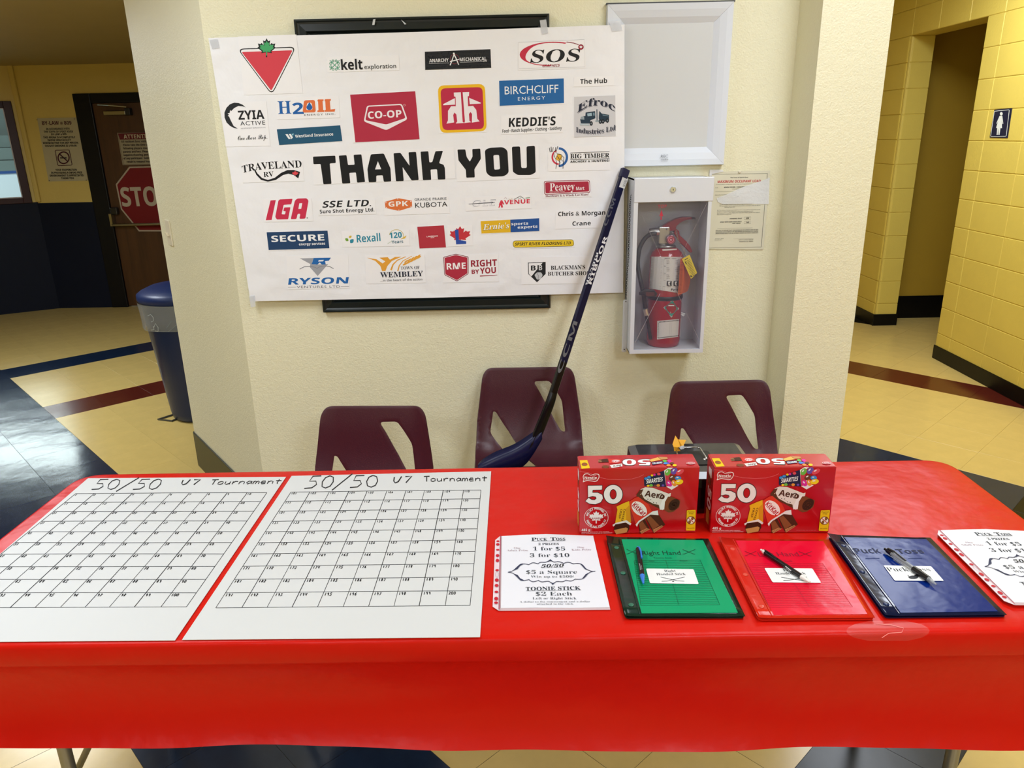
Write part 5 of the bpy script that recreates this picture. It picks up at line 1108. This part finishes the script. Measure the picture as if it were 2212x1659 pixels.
t4 = sm([(1058, 462), (1120, 495), (1200, 490), (1285, 520)], 4); t5 = sm([(1275, 520), (1350, 500), (1440, 526)], 4); t6 = sm([(1430, 528), (1520, 518), (1590, 545), (1650, 610), (1730, 645), (1800, 648)], 4)
b1 = sm([(360, 665), (440, 680), (510, 740), (570, 795), (640, 800), (712, 785)], 4); b2 = sm([(705, 785), (770, 822), (870, 798)], 4); b3 = sm([(862, 798), (920, 825), (1030, 815), (1100, 862)], 4)
b4 = sm([(1100, 862), (1160, 820), (1260, 822), (1320, 795)], 4); b5 = sm([(1312, 795), (1400, 810), (1475, 775)], 4); b6 = sm([(1468, 780), (1560, 780), (1620, 755), (1680, 690), (1740, 655), (1800, 648)], 4)
for cv_, w in ((top_, 9), (t2, 9), (t3, 9), (t4, 9), (t5, 9), (t6, 9), (b1, 9), (b2, 9), (b3, 9), (b4, 9), (b5, 9), (b6, 9)): p.line([tuple(a) for a in cv_], w, '2E3450')
for q in ([(455, 638), (510, 578), (570, 530), (620, 530), (560, 560), (520, 612)], [(455, 690), (510, 742), (570, 797), (630, 800), (560, 765), (520, 712)], [(1540, 520), (1600, 548), (1650, 610), (1700, 640), (1630, 615), (1580, 560)], [(1600, 770), (1630, 740), (1680, 690), (1710, 665), (1640, 700), (1580, 775)], [(1058, 450), (1100, 490), (1058, 480), (1010, 500)], [(1100, 876), (1145, 830), (1102, 846), (1055, 825)]): p.poly(q, '2E3450')
p.done(pg, 'printing')
fl2 = dup(fl); fl2['label'] = 'price list flyer in a clear punched sleeve, right of the blue folder'
fl2.rotation_euler = (0, 0, math.radians(-2.0)); fl2.location = wl(fl) + Vector((.991, -.018, .0045))
# ---------------------------------------------------------------- report covers
def folder(label, q, border, page, rim, prongs):
    """q: outer corners back-left, back-right, front-right, front-left in photo pixels"""
    z = TZ + .0075; f = lambda x, y: onZ(x, y, z); Q = [Vector(a) for a in q]
    def uv(u, v): return tuple(Q[0].lerp(Q[1], u).lerp(Q[3].lerp(Q[2], u), v))
    gm = M(border, .16, spec=.3, bump=((9, .004), (30, .0006))); pm = M(page, .22, spec=.1, bump=((9, .003), (26, .0006)))
    t = thing('report_cover', label, 'folder', onZ(*uv(.5, .5), TZ), 'plastic report covers on the table')
    pts = rounded([uv(.0, .0), uv(1, .0), uv(1, 1), uv(0, 1)], 9, 4)
    mk('back_cover', MB().slab([f(*a) - Vector((0, 0, .003)) for a in pts][::-1], UZ, .002, gm), t)
    rows = []
    for v in range(9):
        rows.append([f(*uv(u, v / 8)) + Vector((0, 0, .0012 * math.sin(v * .9 + u * 5) * .3 + (.004 * (1 - u / .16) ** 2 if u < .16 else 0) * (1 - .4 * v / 8) + (.0008 * (1 - v / 1.5) if v < 1.5 and u > .9 else 0))) for u in [0, .03, .06, .1, .16, .25, .4, .55, .7, .85, .93, 1]])
    mk('front_cover', MB().grid(rows, gm, flip=True), t, smooth=True, solid=.0006)
    pgo = mk('page', MB().slab([f(*uv(u, v)) + Vector((0, 0, .0012)) for u, v in ((.145, .965), (.95, .96), (.94, .025), (.145, .03))], UZ, .0006, pm), t)
    for v in (.14, .46, .86): mk('prong', MB().lathe([(.0055, 0), (.0055, .0012), (.004, .0018), (0, .0018)], tuple(f(*uv(.075, v)) + Vector((0, 0, .0014))), M(rim, .2), 16, caps=False), t, smooth=True)
    mk('spine_crease', MB().tube([f(*uv(.125, v)) + Vector((0, 0, .0012)) for v in (.02, .3, .6, .98)], .0012, gm, 6), t)
    return t, pgo, f, uv
C3 = (1040, 1140, .27125); C4 = (1530, 1130, .30832)
def ruled(p, S, q, n, col):
    Q = [Vector(a) for a in q]
    for i in range(n): a = Q[0].lerp(Q[3], i / (n - 1)); b = Q[1].lerp(Q[2], i / (n - 1)); p.line([tuple(a), tuple(b)], 1.7, col, adv=False)
    for u in (0, .48, 1): p.line([tuple(Q[0].lerp(Q[1], u)), tuple(Q[3].lerp(Q[2], u))], 2.2, col, adv=False)
def sticks(p, x, y, w, h, col, lw=2.4):
    for s_ in (1, -1): p.line([(x - w / 2 * s_, y - h * .5), (x + w * .38 * s_, y + h * .42), (x + w / 2 * s_, y + h * .42)], lw, col, adv=False)
def sticker(t, f, pts, S):
    return mk('label_sticker', MB().slab([f(*a) + Vector((0, 0, .0026)) for a in rounded(cr(S, pts), 2.5, 3)][::-1], UZ, .0003, M('EEF0EE', .4)), t)
g_t, g_p, fG, _u = folder('green plastic report cover with a white Right Handed Stick sticker', [(1309, 1160), (1530, 1164), (1610, 1331), (1350, 1332)], '0E2A20', '0F9A66', '2E6A54', 3)
p = Pr(fG, UZ, UY, .0016, .00006).at(*C3); gc_ = '0A5236'
p.text('Right Hand', 1283, 222, 1590, 220, 32, '0A3A2A', 'sans').text('Toonie Stick', 1370, 250, 1520, 250, 11, gc_).text('Name', 1335, 275, 1378, 274, 8, gc_).text('Phone #', 1580, 272, 1640, 271, 8, gc_)
sticks(p, 1200, 196, 86, 40, '1A4A36', 3); sticks(p, 1652, 198, 100, 40, '123A2A', 3); ruled(p, C3, [(1215, 268), (1742, 262), (1898, 618), (1270, 624)], 26, gc_); p.done(g_p, 'printing')
st = sticker(g_t, fG, [(1310, 333), (1688, 338), (1730, 456), (1342, 450)], C3)
p = Pr(fG, UZ, UY, .0028, .00006).at(*C3); p.text('Right', 1458, 362, 1548, 360, 17, '34383C', 'serif').text('Handed Stick', 1396, 388, 1628, 386, 18, '34383C', 'serif'); p.line([(1425, 402), (1560, 432), (1615, 435)], 3, '1A1C20').line([(1618, 402), (1480, 434), (1435, 436)], 3, '1A1C20').poly(ellipse(1526, 437, 9, 3, 10), '1A1C20'); p.done(st, 'printing')
r_t, r_p, fR2, _u = folder('red plastic report cover with a white Left Handed Stick sticker', [(1552, 1163), (1790, 1166), (1890, 1334), (1638, 1336)], 'CC2412', 'DC0A2E', 'D84A3A', 3)
p = Pr(fR2, UZ, UY, .0016, .00006).at(*C4); rc_ = '9A0A2A'
p.text('Left Hand', 358, 238, 640, 236, 30, '8A0E28', 'sans').text('Toonie Stick', 440, 276, 592, 275, 11, rc_); sticks(p, 295, 218, 80, 34, '7A1024', 3); sticks(p, 678, 220, 90, 34, '7A1024', 3); ruled(p, C4, [(250, 290), (800, 286), (1010, 590), (430, 594)], 26, 'B80C30'); p.done(r_p, 'printing')
st = sticker(r_t, fR2, [(392, 322), (728, 325), (790, 426), (450, 422)], C4)
p = Pr(fR2, UZ, UY, .0028, .00006).at(*C4); p.text('Left', 528, 344, 592, 342, 15, '34383C', 'serif').text('Handed Stick', 476, 368, 684, 367, 16, '34383C', 'serif').line([(510, 388), (640, 408), (690, 412)], 3, '1A1C20').line([(690, 386), (570, 408), (525, 410)], 3, '1A1C20'); p.done(st, 'printing')
b_t, b_p, fB2, _u = folder('dark blue plastic report cover with a white Puck Toss sticker', [(1787, 1155), (2010, 1162), (2175, 1328), (1912, 1331)], '0A1636', '06246E', '1A2A52', 3)
p = Pr(fB2, UZ, UY, .0016, .00006).at(*C4); p.text('Puck', 1040, 215, 1215, 215, 36, '0A1A40', 'sansb').text('Toss', 1335, 218, 1518, 216, 32, '0A1A40', 'sansb').line([(1100, 252), (1200, 250)], 3, '0A2A66').line([(1400, 252), (1500, 250)], 3, '0A2A66'); p.done(b_p, 'printing')
st = sticker(b_t, fB2, [(1226, 303), (1560, 310), (1650, 412), (1305, 410)], C4)
p = Pr(fB2, UZ, UY, .0028, .00006).at(*C4); p.text('Puck Toss', 1262, 346, 1560, 345, 28, '2A2E34', 'serif'); p.poly(ellipse(1435, 388, 34, 12), '3A3C42').poly(ellipse(1470, 375, 28, 9), '22242A').line([(1395, 372), (1420, 398)], 4, '22242A'); p.done(st, 'printing')
# ---------------------------------------------------------------- pens
def pen(label, S, a, b, r, kind, z):
    A = onZ(*cr(S, [a])[0], z); B = onZ(*cr(S, [b])[0], z); d = (B - A).normalized(); L_ = (B - A).length; t = thing('pen', label, 'pen', (A + B) / 2 - Vector((0, 0, r)))
    at = lambda u: A + d * L_ * u; sd_ = d.cross(Vector((0, 0, 1))).normalized()
    K_ = M('0E0F12', .3); BL = M('2E78D8', .35); WH = M('E8E6E0', .35); CL = M('AEB2B4', .1, alpha=.5)
    def seg(name, u0, u1, r0, r1, m, par=t, n=14): return mk(name, MB().tube([at(u0), at(u0 + (u1 - u0) * .5), at(u1)], r0, m, n, rr=[r0, (r0 + r1) / 2, r1]), par, smooth=True, sharp=40)
    if kind == 'blue':
        seg('plunger', 0, .06, r * .45, r * .5, BL); bar = seg('barrel', .06, .8, r, r, K_); seg('tip', .8, 1, r, r * .3, BL)
        mk('clip', MB().tube([at(.07) + Vector((0, 0, r)) - sd_ * .002, at(.2) + Vector((0, 0, r + .002)) - sd_ * .004, at(.38) + Vector((0, 0, r)) - sd_ * .004], .002, BL, 6), t)
    elif kind == 'white':
        seg('plunger', 0, .05, r * .4, r * .5, WH); seg('collar', .05, .1, r * .8, r, WH); bar = seg('barrel', .1, .84, r, r, K_); seg('tip', .84, 1, r, r * .35, WH)
        mk('clip', MB().tube([at(.08) + Vector((0, 0, r)), at(.22) + Vector((0, 0, r + .002)) + sd_ * .002, at(.36) + Vector((0, 0, r)) + sd_ * .002], .0016, K_, 6), t)
    else:
        seg('plunger', 0, .05, r * .5, r * .5, K_); seg('collar', .05, .15, r * .8, r, K_); bar = seg('barrel', .15, .6, r * .9, r * .9, CL); seg('refill', .15, .6, r * .35, r * .35, M('202226', .3)); seg('grip', .58, .86, r * 1.15, r * 1.1, K_); seg('tip', .86, 1, r, r * .25, CL)
        mk('clip', MB().tube([at(.06) + Vector((0, 0, r)), at(.2) + Vector((0, 0, r + .003)), at(.42) + Vector((0, 0, r))], .002, M('2A2C30', .2), 6), t)
    return t, bar, at, r
t, bar, at, r = pen('black pen with bright blue tip and clip lying on the green folder', C3, (1245, 155), (1290, 445), .0055, 'blue', TZ + .0155)
p = Pr(lambda x, y: onZ(x, y, TZ + .0155 + .0056), UZ, UY, .0001).at(*C3); p.line([(1268 - i * .7 + (4 if i % 2 else -4), 335 - i * 3.6) for i in range(15)], 2, 'E4E4E8').line([(1278 - i * .7 + (3 if i % 2 else -2), 332 - i * 4) for i in range(9)], 2, 'C4C4C8'); p.done(bar, 'lettering')
t, bar, at, r = pen('black pen with white ends lying across the red folder', C4, (368, 186), (712, 414), .0052, 'white', TZ + .0155)
p = Pr(lambda x, y: onZ(x, y, TZ + .0155 + .0053), UZ, UY, .0001).at(*C4); p.line([(540, 302), (580, 334)], 5, 'C8C8C8').line([(545, 318), (572, 338)], 3, 'A8A8A8'); p.done(bar, 'lettering')
pen('clear and black pen lying on the blue folder', C4, (1236, 180), (1598, 430), .0056, 'clear', TZ + .0162)
# ---------------------------------------------------------------- candy boxes
BY0, BD = 1.545, .071; bx0, bx1, bz0, bz1 = .1335, .4015, TZ + .001, .9155
red_box = M('BE0A16', .25, coat=.35, bump=((14, .0008),))
cb = thing('candy_box', 'red box of 50 assorted chocolate bars behind the flyer, left of two', 'box', ((bx0 + bx1) / 2, BY0 + BD / 2, bz0), 'red candy boxes on the table')
carton = mk('carton', MB().box((bx0, BY0, bz0), (bx1, BY0 + BD, bz1), red_box), cb, bevel=.0012)
mk('flap', MB().box((bx0 + .003, BY0 + .0005, bz1 - .0005), (bx1 - .003, BY0 + BD - .001, bz1 + .0008), red_box), cb)
C9 = (1200, 960, .16275); p = Pr(lambda x, y: onY(x, y, BY0), NB, UPZ, .0004, .00002).at(*C9); WT = 'EFEDEE'
# tear line of the top
p.line([(318, 360), (430, 372), (590, 438), (700, 462), (860, 468), (1000, 460), (1110, 430), (1170, 400)], 3, 'E88A96')
p.poly(sm([(362, 430), (380, 392), (430, 385), (470, 405), (520, 388), (575, 395), (580, 440), (540, 492), (470, 488), (420, 482), (365, 500), (372, 470)], 3), 'F2E6E8').poly(sm([(370, 430), (388, 400), (430, 393), (470, 413), (520, 396), (567, 402), (570, 440), (535, 484), (470, 480), (420, 474), (378, 484), (380, 468)], 3), 'B00C1C')
p.text('Nestle', 385, 458, 548, 458, 34, WT, 'sansbb').line([(392, 470), (530, 468)], 4, WT).line([(500, 414), (540, 410)], 3, WT)
def big50(p, f5, fo):
    p.text('50', *f5, '1A0A10', 'sansbb').text('50', *fo, WT, 'sansbb')
five = [(430, 548), (618, 545), (615, 598), (492, 602), (488, 640), (560, 640), (618, 668), (628, 715), (600, 765), (530, 792), (450, 785), (398, 752), (438, 708), (480, 735), (520, 738), (545, 715), (535, 692), (490, 685), (432, 700)]
def grow(P, k):
    c = sum((Vector(a) for a in P), Vector((0, 0))) / len(P); n = len(P); out = []
    for i in range(n):
        a, b, d = Vector(P[i - 1]), Vector(P[i]), Vector(P[(i + 1) % n]); t1 = (b - a).normalized(); t2 = (d - b).normalized(); nn = Vector((t1.y + t2.y, -(t1.x + t2.x))); nn = nn.normalized() if nn.length else nn; out.append(tuple(b + nn * k))
    return out
p.poly(rounded(grow(five, 9), 8, 3), '1C0C12').poly(rounded(five, 6, 3), WT)
p.poly(ellipse(765, 662, 132, 134, 36), '1C0C12').poly(ellipse(765, 662, 123, 125, 36), WT).poly(ellipse(765, 660, 46, 68, 24), '1C0C12').poly(ellipse(765, 660, 38, 60, 24), 'B80C18')
p.line(ellipse(540, 970, 158, 138, 40), 5, WT, closed=True).poly(leaf(540, 965, 200, 168), WT).text('CANADA', 455, 995, 618, 993, 26, '8A1018', 'sansb')
p.arc('PROUDLY PREPARED IN', 540, 970, 122, -78, 78, 27, WT); p.arc('PREPARE AVEC FIERTE AU', 540, 970, 122, 255, 105, 27, WT, flip=True)
p.text('485 g', 345, 1148, 458, 1146, 30, WT, 'sansb').text('ASSORTED MINI BARS AND CANDIES', 345, 1170, 712, 1162, 10, 'F0C8CC', 'sansb').text('MINI BARRES ASSORTIES ET FRIANDISES', 345, 1190, 752, 1176, 10, 'F0C8CC', 'sansb').text('contents may vary in each box', 1440, 1142, 1700, 1138, 7, 'D89098', 'sans')
# cast shadows are not drawn; the bars themselves
p.poly([(1172, 440), (1440, 345), (1468, 562), (1350, 560), (1178, 548)], '1F2046').poly([(1440, 345), (1500, 305), (1560, 310), (1470, 362), (1472, 560), (1540, 600), (1630, 545), (1560, 520), (1465, 540)], 'EDEBF0').poly([(1448, 370), (1500, 330), (1540, 545), (1468, 556)], 'C83A4A')
cc = ['6DBB4A', '6A4FB0', 'DE4A58', '6A3A26', '3F8FD8', 'D828A0', 'E8943A', 'F2D020']
for i, (x, y, rx, ry, ro) in enumerate(((1490, 368, 48, 36, -60), (1575, 352, 50, 38, -50), (1650, 362, 58, 32, -30), (1548, 440, 48, 34, -30), (1625, 445, 42, 28, 0), (1510, 518, 44, 34, 50), (1572, 512, 44, 32, 60), (1640, 495, 54, 34, -10))): p.poly(ellipse(x, y, rx, ry, 18, rot=ro), cc[i]).poly(ellipse(x - rx * .2, y - ry * .3, rx * .4, ry * .25, 10, rot=ro), 'F2EAF2')
for i, (x, y) in enumerate(((1240, 432), (1280, 408), (1370, 390), (1312, 400), (1268, 540), (1318, 542), (1362, 540), (1425, 540), (1200, 450), (1228, 545))): p.poly(ellipse(x, y, 18 if i % 2 else 24, 14 if i % 2 else 18, 12), cc[(i * 3 + 4) % 8])
p.text('SMARTIES', 1200, 522, 1420, 488, 62, '101028', 'sansbb', shear=.05).text('SMARTIES', 1203, 518, 1418, 485, 56, 'F4F4F8', 'sansbb', shear=.05)
br_ = '4A2415'; lt = '8A5230'
p.poly([(1070, 668), (1130, 590), (1190, 565), (1290, 572), (1500, 650), (1530, 640), (1525, 680), (1470, 740), (1420, 870), (1380, 850), (1200, 760), (1090, 700)], 'E6E2DE').poly([(1070, 668), (1120, 600), (1165, 590), (1140, 650), (1180, 720), (1290, 780), (1370, 800), (1380, 850), (1200, 760), (1090, 700)], '5A3320')
for i in range(14): p.poly(ellipse(1110 + i * 19, 640 + (i % 4) * 8 + i * 11, 7, 6, 8), 'D8C4B0' if i % 2 else '3A2012')
p.poly([(1490, 690), (1540, 690), (1655, 740), (1640, 830), (1560, 890), (1500, 900), (1430, 860), (1450, 760)], '7A4224').poly(ellipse(1570, 795, 88, 62, 22, rot=-48), '3A1C10')
for i in range(22): a = i * 2.4; p.poly(ellipse(1570 + 62 * math.cos(a) * (i % 5) / 5, 795 + 62 * math.sin(a) * (i % 5) / 5, 6, 5, 7), '7A4226', adv=False)
p.poly([(1430, 690), (1500, 668), (1450, 760), (1440, 860), (1380, 862), (1390, 800)], 'F0F0F2')
p.text('Aero', 1180, 680, 1440, 725, 78, br_, 'sansbb', shear=.15).line(ellipse(1395, 682, 30, 32, 18), 10, br_, closed=True)
p.poly([(955, 770), (1060, 700), (1100, 690), (1230, 790), (1290, 905), (1100, 1010), (1065, 1060), (1010, 900)], 'DC3A26').poly(ellipse(1110, 848, 118, 78, 28, rot=42), 'F4EAEA').rtext('KitKat', 1010, 812, 1160, 952, 70, 'B8142A', 'sansbb')
p.poly([(1190, 960), (1290, 900), (1370, 930), (1455, 1060), (1300, 1165), (1250, 1090)], br_).poly([(1100, 1040), (1180, 985), (1250, 1110), (1120, 1180)], br_).poly([(1205, 975), (1255, 945), (1375, 1070), (1290, 1125)], lt).poly([(1105, 1045), (1150, 1010), (1215, 1105), (1130, 1150)], lt)
for q in ([(1290, 1128), (1410, 1068), (1428, 1082), (1305, 1168)], [(1118, 1150), (1215, 1105), (1250, 1120), (1140, 1180)]):
    p.poly(q, 'D8A068'); a, b, c_, d_ = [Vector(v) for v in q]; p.line([tuple(a.lerp(d_, .35)), tuple(b.lerp(c_, .35))], 5, br_).line([tuple(a.lerp(d_, .7)), tuple(b.lerp(c_, .7))], 5, br_)
p.poly([(1060, 1060), (1100, 1010), (1290, 880), (1355, 870), (1365, 935), (1260, 925), (1120, 1020), (1095, 1050), (1080, 1090)], 'E9EBEE')
p.poly([(808, 820), (900, 775), (975, 745), (1000, 1030), (790, 1040), (820, 860)], 'ECB81E').poly([(930, 850), (985, 790), (1000, 1025), (940, 1010)], 'D8951A').rtext('COFFEE', 905, 848, 868, 1010, 26, '6A3410', 'sansbb').rtext('CRISP', 862, 850, 832, 975, 26, '6A3410', 'sansbb')
p.poly([(755, 1062), (800, 1035), (940, 1000), (1005, 1045), (990, 1068), (930, 1030), (800, 1055), (765, 1085)], 'E6E8EA').poly([(790, 1055), (930, 1035), (975, 1060), (980, 1110), (955, 1160), (800, 1190), (772, 1130)], '3E1C10').poly([(775, 1130), (935, 1095), (960, 1110), (945, 1160), (805, 1188)], 'C89858')
p.poly(rounded([(1740, 868), (1858, 862), (1850, 1138), (1728, 1136)], 10, 3), 'F0C814').text('Peanut', 1752, 900, 1842, 896, 18, '8A5A10', 'sansb').text('Free', 1768, 922, 1826, 920, 18, '8A5A10', 'sansb').poly(ellipse(1795, 1002, 56, 52), 'F4EEE4').poly(ellipse(1815, 975, 18, 26, rot=20), '8A5A2A').poly(ellipse(1775, 1025, 18, 26, rot=20), '8A5A2A').line(ellipse(1795, 1002, 54, 50), 9, '7A1E18', closed=True).line([(1755, 968), (1838, 1036)], 10, 'C83028').text('Sans arachides', 1745, 1112, 1840, 1108, 13, '8A5A10', 'sansb')
p.done(carton, 'front_printing')
p = Pr(lambda x, y: onZ(x, y, bz1), UZ, UY, .0012, .00005).at(*C9)
def flipt(s_, x0, y0, x1, y1, h, col, st): p.rtext(s_, x1, y1, x0, y0, h, col, st)
flipt('50', 885, 196, 1270, 200, 92, '1C0C12', 'sansbb'); flipt('50', 890, 203, 1265, 206, 78, WT, 'sansbb')
p.poly([(320, 218), (420, 214), (458, 322), (345, 330)], 'F0C814').poly(ellipse(385, 272, 40, 24, 14), '8A5A2A').line([(350, 262), (425, 282)], 7, 'C83028')
p.poly([(570, 210), (690, 195), (705, 245), (570, 250)], br_).line([(565, 222), (610, 218)], 6, 'D8A068').line([(565, 240), (612, 236)], 6, 'D8A068').poly([(700, 200), (860, 205), (870, 250), (712, 262)], 'D83A30').poly(ellipse(800, 230, 55, 18, 16), 'F4EAEA'); flipt('KitKat', 745, 222, 850, 224, 22, 'B8142A', 'sansbb')
p.poly([(720, 285), (880, 262), (890, 300), (745, 322)], 'E6E2DE'); flipt('Aero', 765, 288, 870, 276, 26, br_, 'sansbb'); p.poly(ellipse(665, 305, 50, 20, 14), '7A4224')
p.poly([(1240, 215), (1360, 180), (1400, 215), (1270, 240)], 'E8B45A').poly([(1270, 245), (1420, 228), (1425, 262), (1290, 285)], '1F2046').poly([(1365, 175), (1480, 180), (1490, 205), (1400, 212)], 'C89058')
flipt('SMARTIES', 1285, 252, 1415, 240, 22, 'F4F4F8', 'sansbb')
for i, (x, y) in enumerate(((1450, 230), (1490, 262), (1530, 245), (1545, 262), (1460, 262), (1510, 230), (1500, 290), (1580, 290))): p.poly(ellipse(x, y, 28, 15, 14), cc[i])
p.poly(ellipse(1795, 262, 58, 17, 16), 'F2DCE0').poly(ellipse(1795, 262, 52, 14, 16), 'B80C18'); flipt('Nestle', 1758, 255, 1832, 256, 14, WT, 'sansbb'); p.done(carton, 'top_printing')
p = Pr(lambda x, y: onX(x, y, bx0), (-1, 0, 0), UPZ, .0012, .00005)
p = Pr(lambda u, v: Vector((bx0, BY0 + BD - u * BD, bz1 - v * (bz1 - bz0))), (-1, 0, 0), UPZ, .0004, .00005)
p.rtext('50', .35, .40, .35, .72, .5, WT, 'sansbb').poly([(.3, .12), (.7, .1), (.75, .22), (.35, .3)], 'E6E2DE').poly([(.3, .22), (.6, .24), (.7, .34), (.3, .36)], '7A4224').poly([(.3, .76), (.7, .74), (.75, .94), (.35, .97)], 'D8A048'); p.done(carton, 'side_printing')
cb2 = dup(cb); cb2['label'] = 'red box of 50 assorted chocolate bars in front of the cash box, right of two'
cb2.location = wl(cb) + Vector((.3015, -.007, 0)); cb2.rotation_euler = (0, 0, math.radians(-2.2))
# ---------------------------------------------------------------- cash box
kx0, kx1, ky0, ky1, kz = .283, .578, 1.632, 1.845, .853
cbk = M('0C0E12', .18, coat=.5)
ch = thing('cash_box', 'black metal cash box with a wire handle behind the two candy boxes', 'cash box', ((kx0 + kx1) / 2, (ky0 + ky1) / 2, TZ + .001))
mk('body', MB().prism(rrect(kx0 + .004, kx1 - .004, ky0 + .004, ky1 - .004, .008, 3), TZ + .001, .825, cbk), ch)
lid = MB(); a_ = rrect(kx0, kx1, ky0, ky1, .01, 4); b_ = rrect(kx0 + .001, kx1 - .001, ky0 + .001, ky1 - .001, .01, 4); c_ = rrect(kx0 + .018, kx1 - .018, ky0 + .02, ky1 - .02, .008, 4); n_ = len(a_)
lid.add([(x, y, .818) for x, y in a_] + [(x, y, .842) for x, y in b_] + [(x, y, kz) for x, y in c_], [(r_ * n_ + i, r_ * n_ + (i + 1) % n_, (r_ + 1) * n_ + (i + 1) % n_, (r_ + 1) * n_ + i) for r_ in (0, 1) for i in range(n_)] + [list(range(2 * n_, 3 * n_)), list(range(n_ - 1, -1, -1))], cbk)
ld_ = mk('lid', lid, ch, bevel=.0015)
hx0, hx1, hy = .393, .462, 1.735
mk('recess_plate', MB().prism(rrect(.375, .48, 1.69, 1.775, .012, 4), kz, kz + .0015, M('050608', .3)), ld_)
mk('handle', MB().tube([(hx0, 1.715, kz + .004), (hx0, 1.73, kz + .006), (hx0 + .004, 1.772, kz + .010), (hx0 + .012, 1.778, kz + .010), (hx1 - .012, 1.778, kz + .010), (hx1 - .004, 1.772, kz + .010), (hx1, 1.73, kz + .006), (hx1, 1.715, kz + .004)], .0019, M('C8CACC', .2, 1), 8), ch, smooth=True)
for x in (hx0 + .012, hx1 - .003): mk('rivet', MB().lathe([(.0045, 0), (.004, .002), (0, .003)], (x, 1.722, kz + .001), chrome, 12, caps=False), ch, smooth=True)
C10 = (1330, 930, .10398); yt = M('E5A51C', .5); yy = lambda pts, ys: [onY(*cr(C10, [a])[0], y) for a, y in zip(pts, ys)]
yb = MB()
for pts, ys in (([(1180, 290), (1240, 105), (1300, 190), (1320, 260)], (1.775, 1.79, 1.785, 1.77)), ([(1300, 190), (1460, 200), (1400, 330), (1320, 330)], (1.785, 1.775, 1.765, 1.772)), ([(1180, 290), (1320, 260), (1340, 340), (1210, 360)], (1.775, 1.77, 1.76, 1.765)), ([(1205, 340), (1290, 350), (1350, 425), (1215, 432)], (1.762, 1.755, 1.758, 1.76))):
    v = yy(pts, ys); yb.slab(v, NB, .0012, yt)
yo = mk('yellow_tape', yb, ch); yo['label'] = 'crumpled yellow tape tied on the handle'
mk('tape_tail', MB().slab(yy([(1310, 335), (1420, 315), (1440, 355), (1410, 385), (1350, 395)], (1.765, 1.762, 1.762, 1.76, 1.76)), NB, .0012, M('B8BCC0', .4)), yo)
